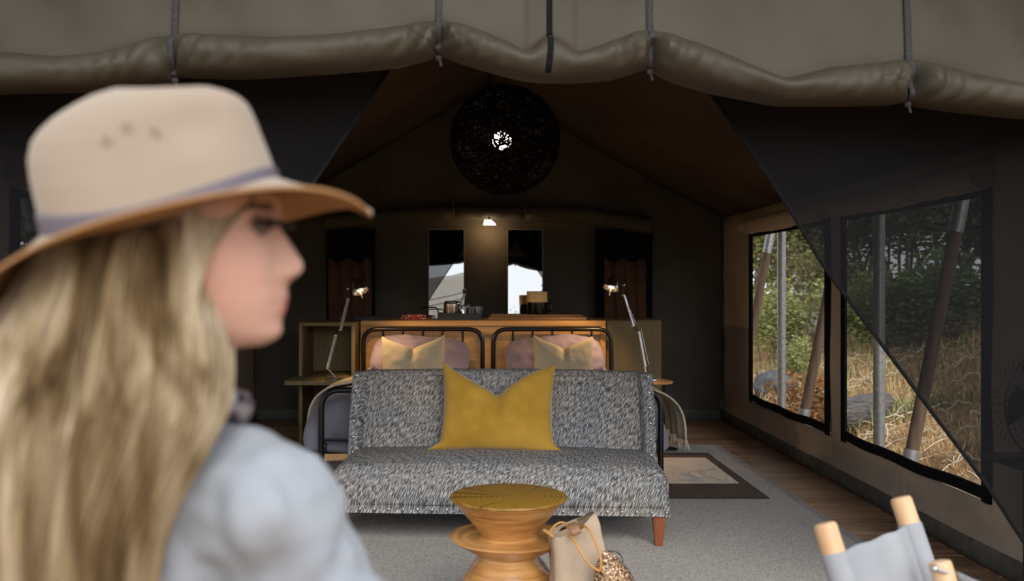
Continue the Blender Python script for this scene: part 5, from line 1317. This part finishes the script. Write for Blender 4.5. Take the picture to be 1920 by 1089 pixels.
for k, (px, D, ht, sp, ln, ls, m, lab, cat) in enumerate([
    (1436, 15.5, 1.0, .8, 5000, .07, 'leaf_light', 'sage green shrub behind the dark boulder', 'shrub'),
    (1492, 13.0, .45, .4, 2600, .05, 'leaf_light', 'small grey green shrub beside the dark boulder', 'shrub'),
    (1608, 15.0, .9, .7, 5500, .06, 'leaf_light', 'pale green shrub at the far edge of the nearer window', 'shrub'),
    (1690, 13.5, .9, .8, 6000, .07, 'leaf_mid', 'low green shrub at the foot of the dense trees, middle of the nearer window', 'shrub'),
    (1790, 13.0, .9, .9, 6000, .07, 'leaf_mid', 'low green shrub at the foot of the dense trees, near edge of the nearer window', 'shrub'),
    (1545, 18.5, 1.2, 1.0, 6000, .07, 'leaf_light', 'pale green shrub behind the largest pale boulder', 'shrub'),
    (1478, 9.6, .42, .28, 700, .06, 'leaf_dry', 'withered brown plant between the poles of the farther window', 'plant'),
    (1530, 9.9, .52, .30, 800, .06, 'leaf_dry', 'withered brown plant at the near edge of the farther window', 'plant'),
    (1510, 17.5, 1.7, .9, 500, .06, 'leaf_light', 'nearly bare branching bush above the pale boulders', 'shrub')]):
    tree('shrub' if cat == 'shrub' else 'withered_plant', (px-VX)/F*D, D, ht, sp, ln, ls, m, lab, 200+k, cat, low=.0, stems=5)
for k, (x, y) in enumerate(((-4.4, 9), (-6.5, 13), (-3.9, 5.4))):
    tree('leafy_tree', x, y, 4.0, 2.4, 9000, .13, 'leaf_mid', ['green tree outside the dim window behind the hat, middle one', 'green tree outside the dim window behind the hat, farthest one', 'green tree outside the dim window behind the hat, nearest one'][k], 300+k)
for k, (x, y, h_, lab) in enumerate(((-5.2, 7.2, 1.6, 'broad green shrub outside the left windows, nearer one'), (-6.4, 10.5, 1.8, 'broad green shrub outside the left windows, middle one'), (-8.0, 14.0, 3.6, 'round green tree far out on the side behind the woman'), (-7.0, 4.5, 3.0, 'round green tree beside the porch on the side behind the woman'))):
    tree('shrub' if h_ < 2 else 'leafy_tree', x, y, h_, h_*.9, 9000, .11, 'leaf_mid', lab, 500+k, 'shrub' if h_ < 2 else 'tree', low=.02, stems=5)
grass('dry_grass', 9000, 6, 'straw', (.05, .22), (.003, .006), (lambda y: -9.0, lambda y: -2.6, 3.5, 15), 'dry golden grass outside the windows on the side behind the woman', 1.4)
# branch lying over the pale boulders
a = P(1490, 640, 15.5); bm = BM(); pts = bez([P(1478, 626, 15.5), P(1500, 640, 15.2), P(1520, 655, 15.0), P(1556, 664, 14.8)]); tube(bm, pts, [.05-.002*k for k in range(17)], n=8)
tube(bm, bez([P(1516, 650, 15.1), P(1530, 630, 15.2), P(1548, 610, 15.5)]), .018, n=6)
o = obj('fallen_branch', bm, M['trunk']); tag(o, 'bare fallen branch lying across the pale boulders', 'branch')
# behind the porch: pale fly canvas of the porch side and trees, seen in the mirrors
bm = BM()
def sail(u, v):
    x = lerp(-3.6, -.15, u); t = v; z = lerp(.9+.5*(1-u)*0, 1.75+.55*u, t)
    return Vector((x, -3.2-.3*sin(pi*u), z+.10*sin(pi*u)*(1-t)+.03*nz(x*3, z*3, 1)))
grid(bm, 30, 12, sail); o = obj('shade_canvas', bm, M['white_cloth']); solid(o, .004); tag(o, 'pale canvas shade stretched beyond the porch, seen in the tall mirror', 'canvas')
bm = BM()
for dz in (0, .12): tube(bm, bez([(-3.4, -3.0, 1.5+dz), (-1.8, -3.0, 1.30+dz), (-.2, -3.0, 1.75+dz)]), .008, n=5)
obj('rope', bm, M['black_web'], o)
for x in (-3.6, -.15):
    bm = BM(); tube(bm, [(x, -3.2, ground_z(x, -3.2)-.05), (x, -3.2, 2.35 if x > -1 else 1.8)], .025, n=8); obj('pole', bm, M['galv'], o)
for k, (x, y, h_) in enumerate(((2.2, -14, 2.0), (4.5, -18, 2.6), (-3, -19, 2.2))):
    tree('leafy_tree', x, y, h_, 1.4, 2500, .12, 'leaf_mid', 'small tree far beyond the porch, %s' % ('reflected in the mirror behind the lantern', 'tallest of the far ones', 'behind the pale shade canvas')[k], 400+k)
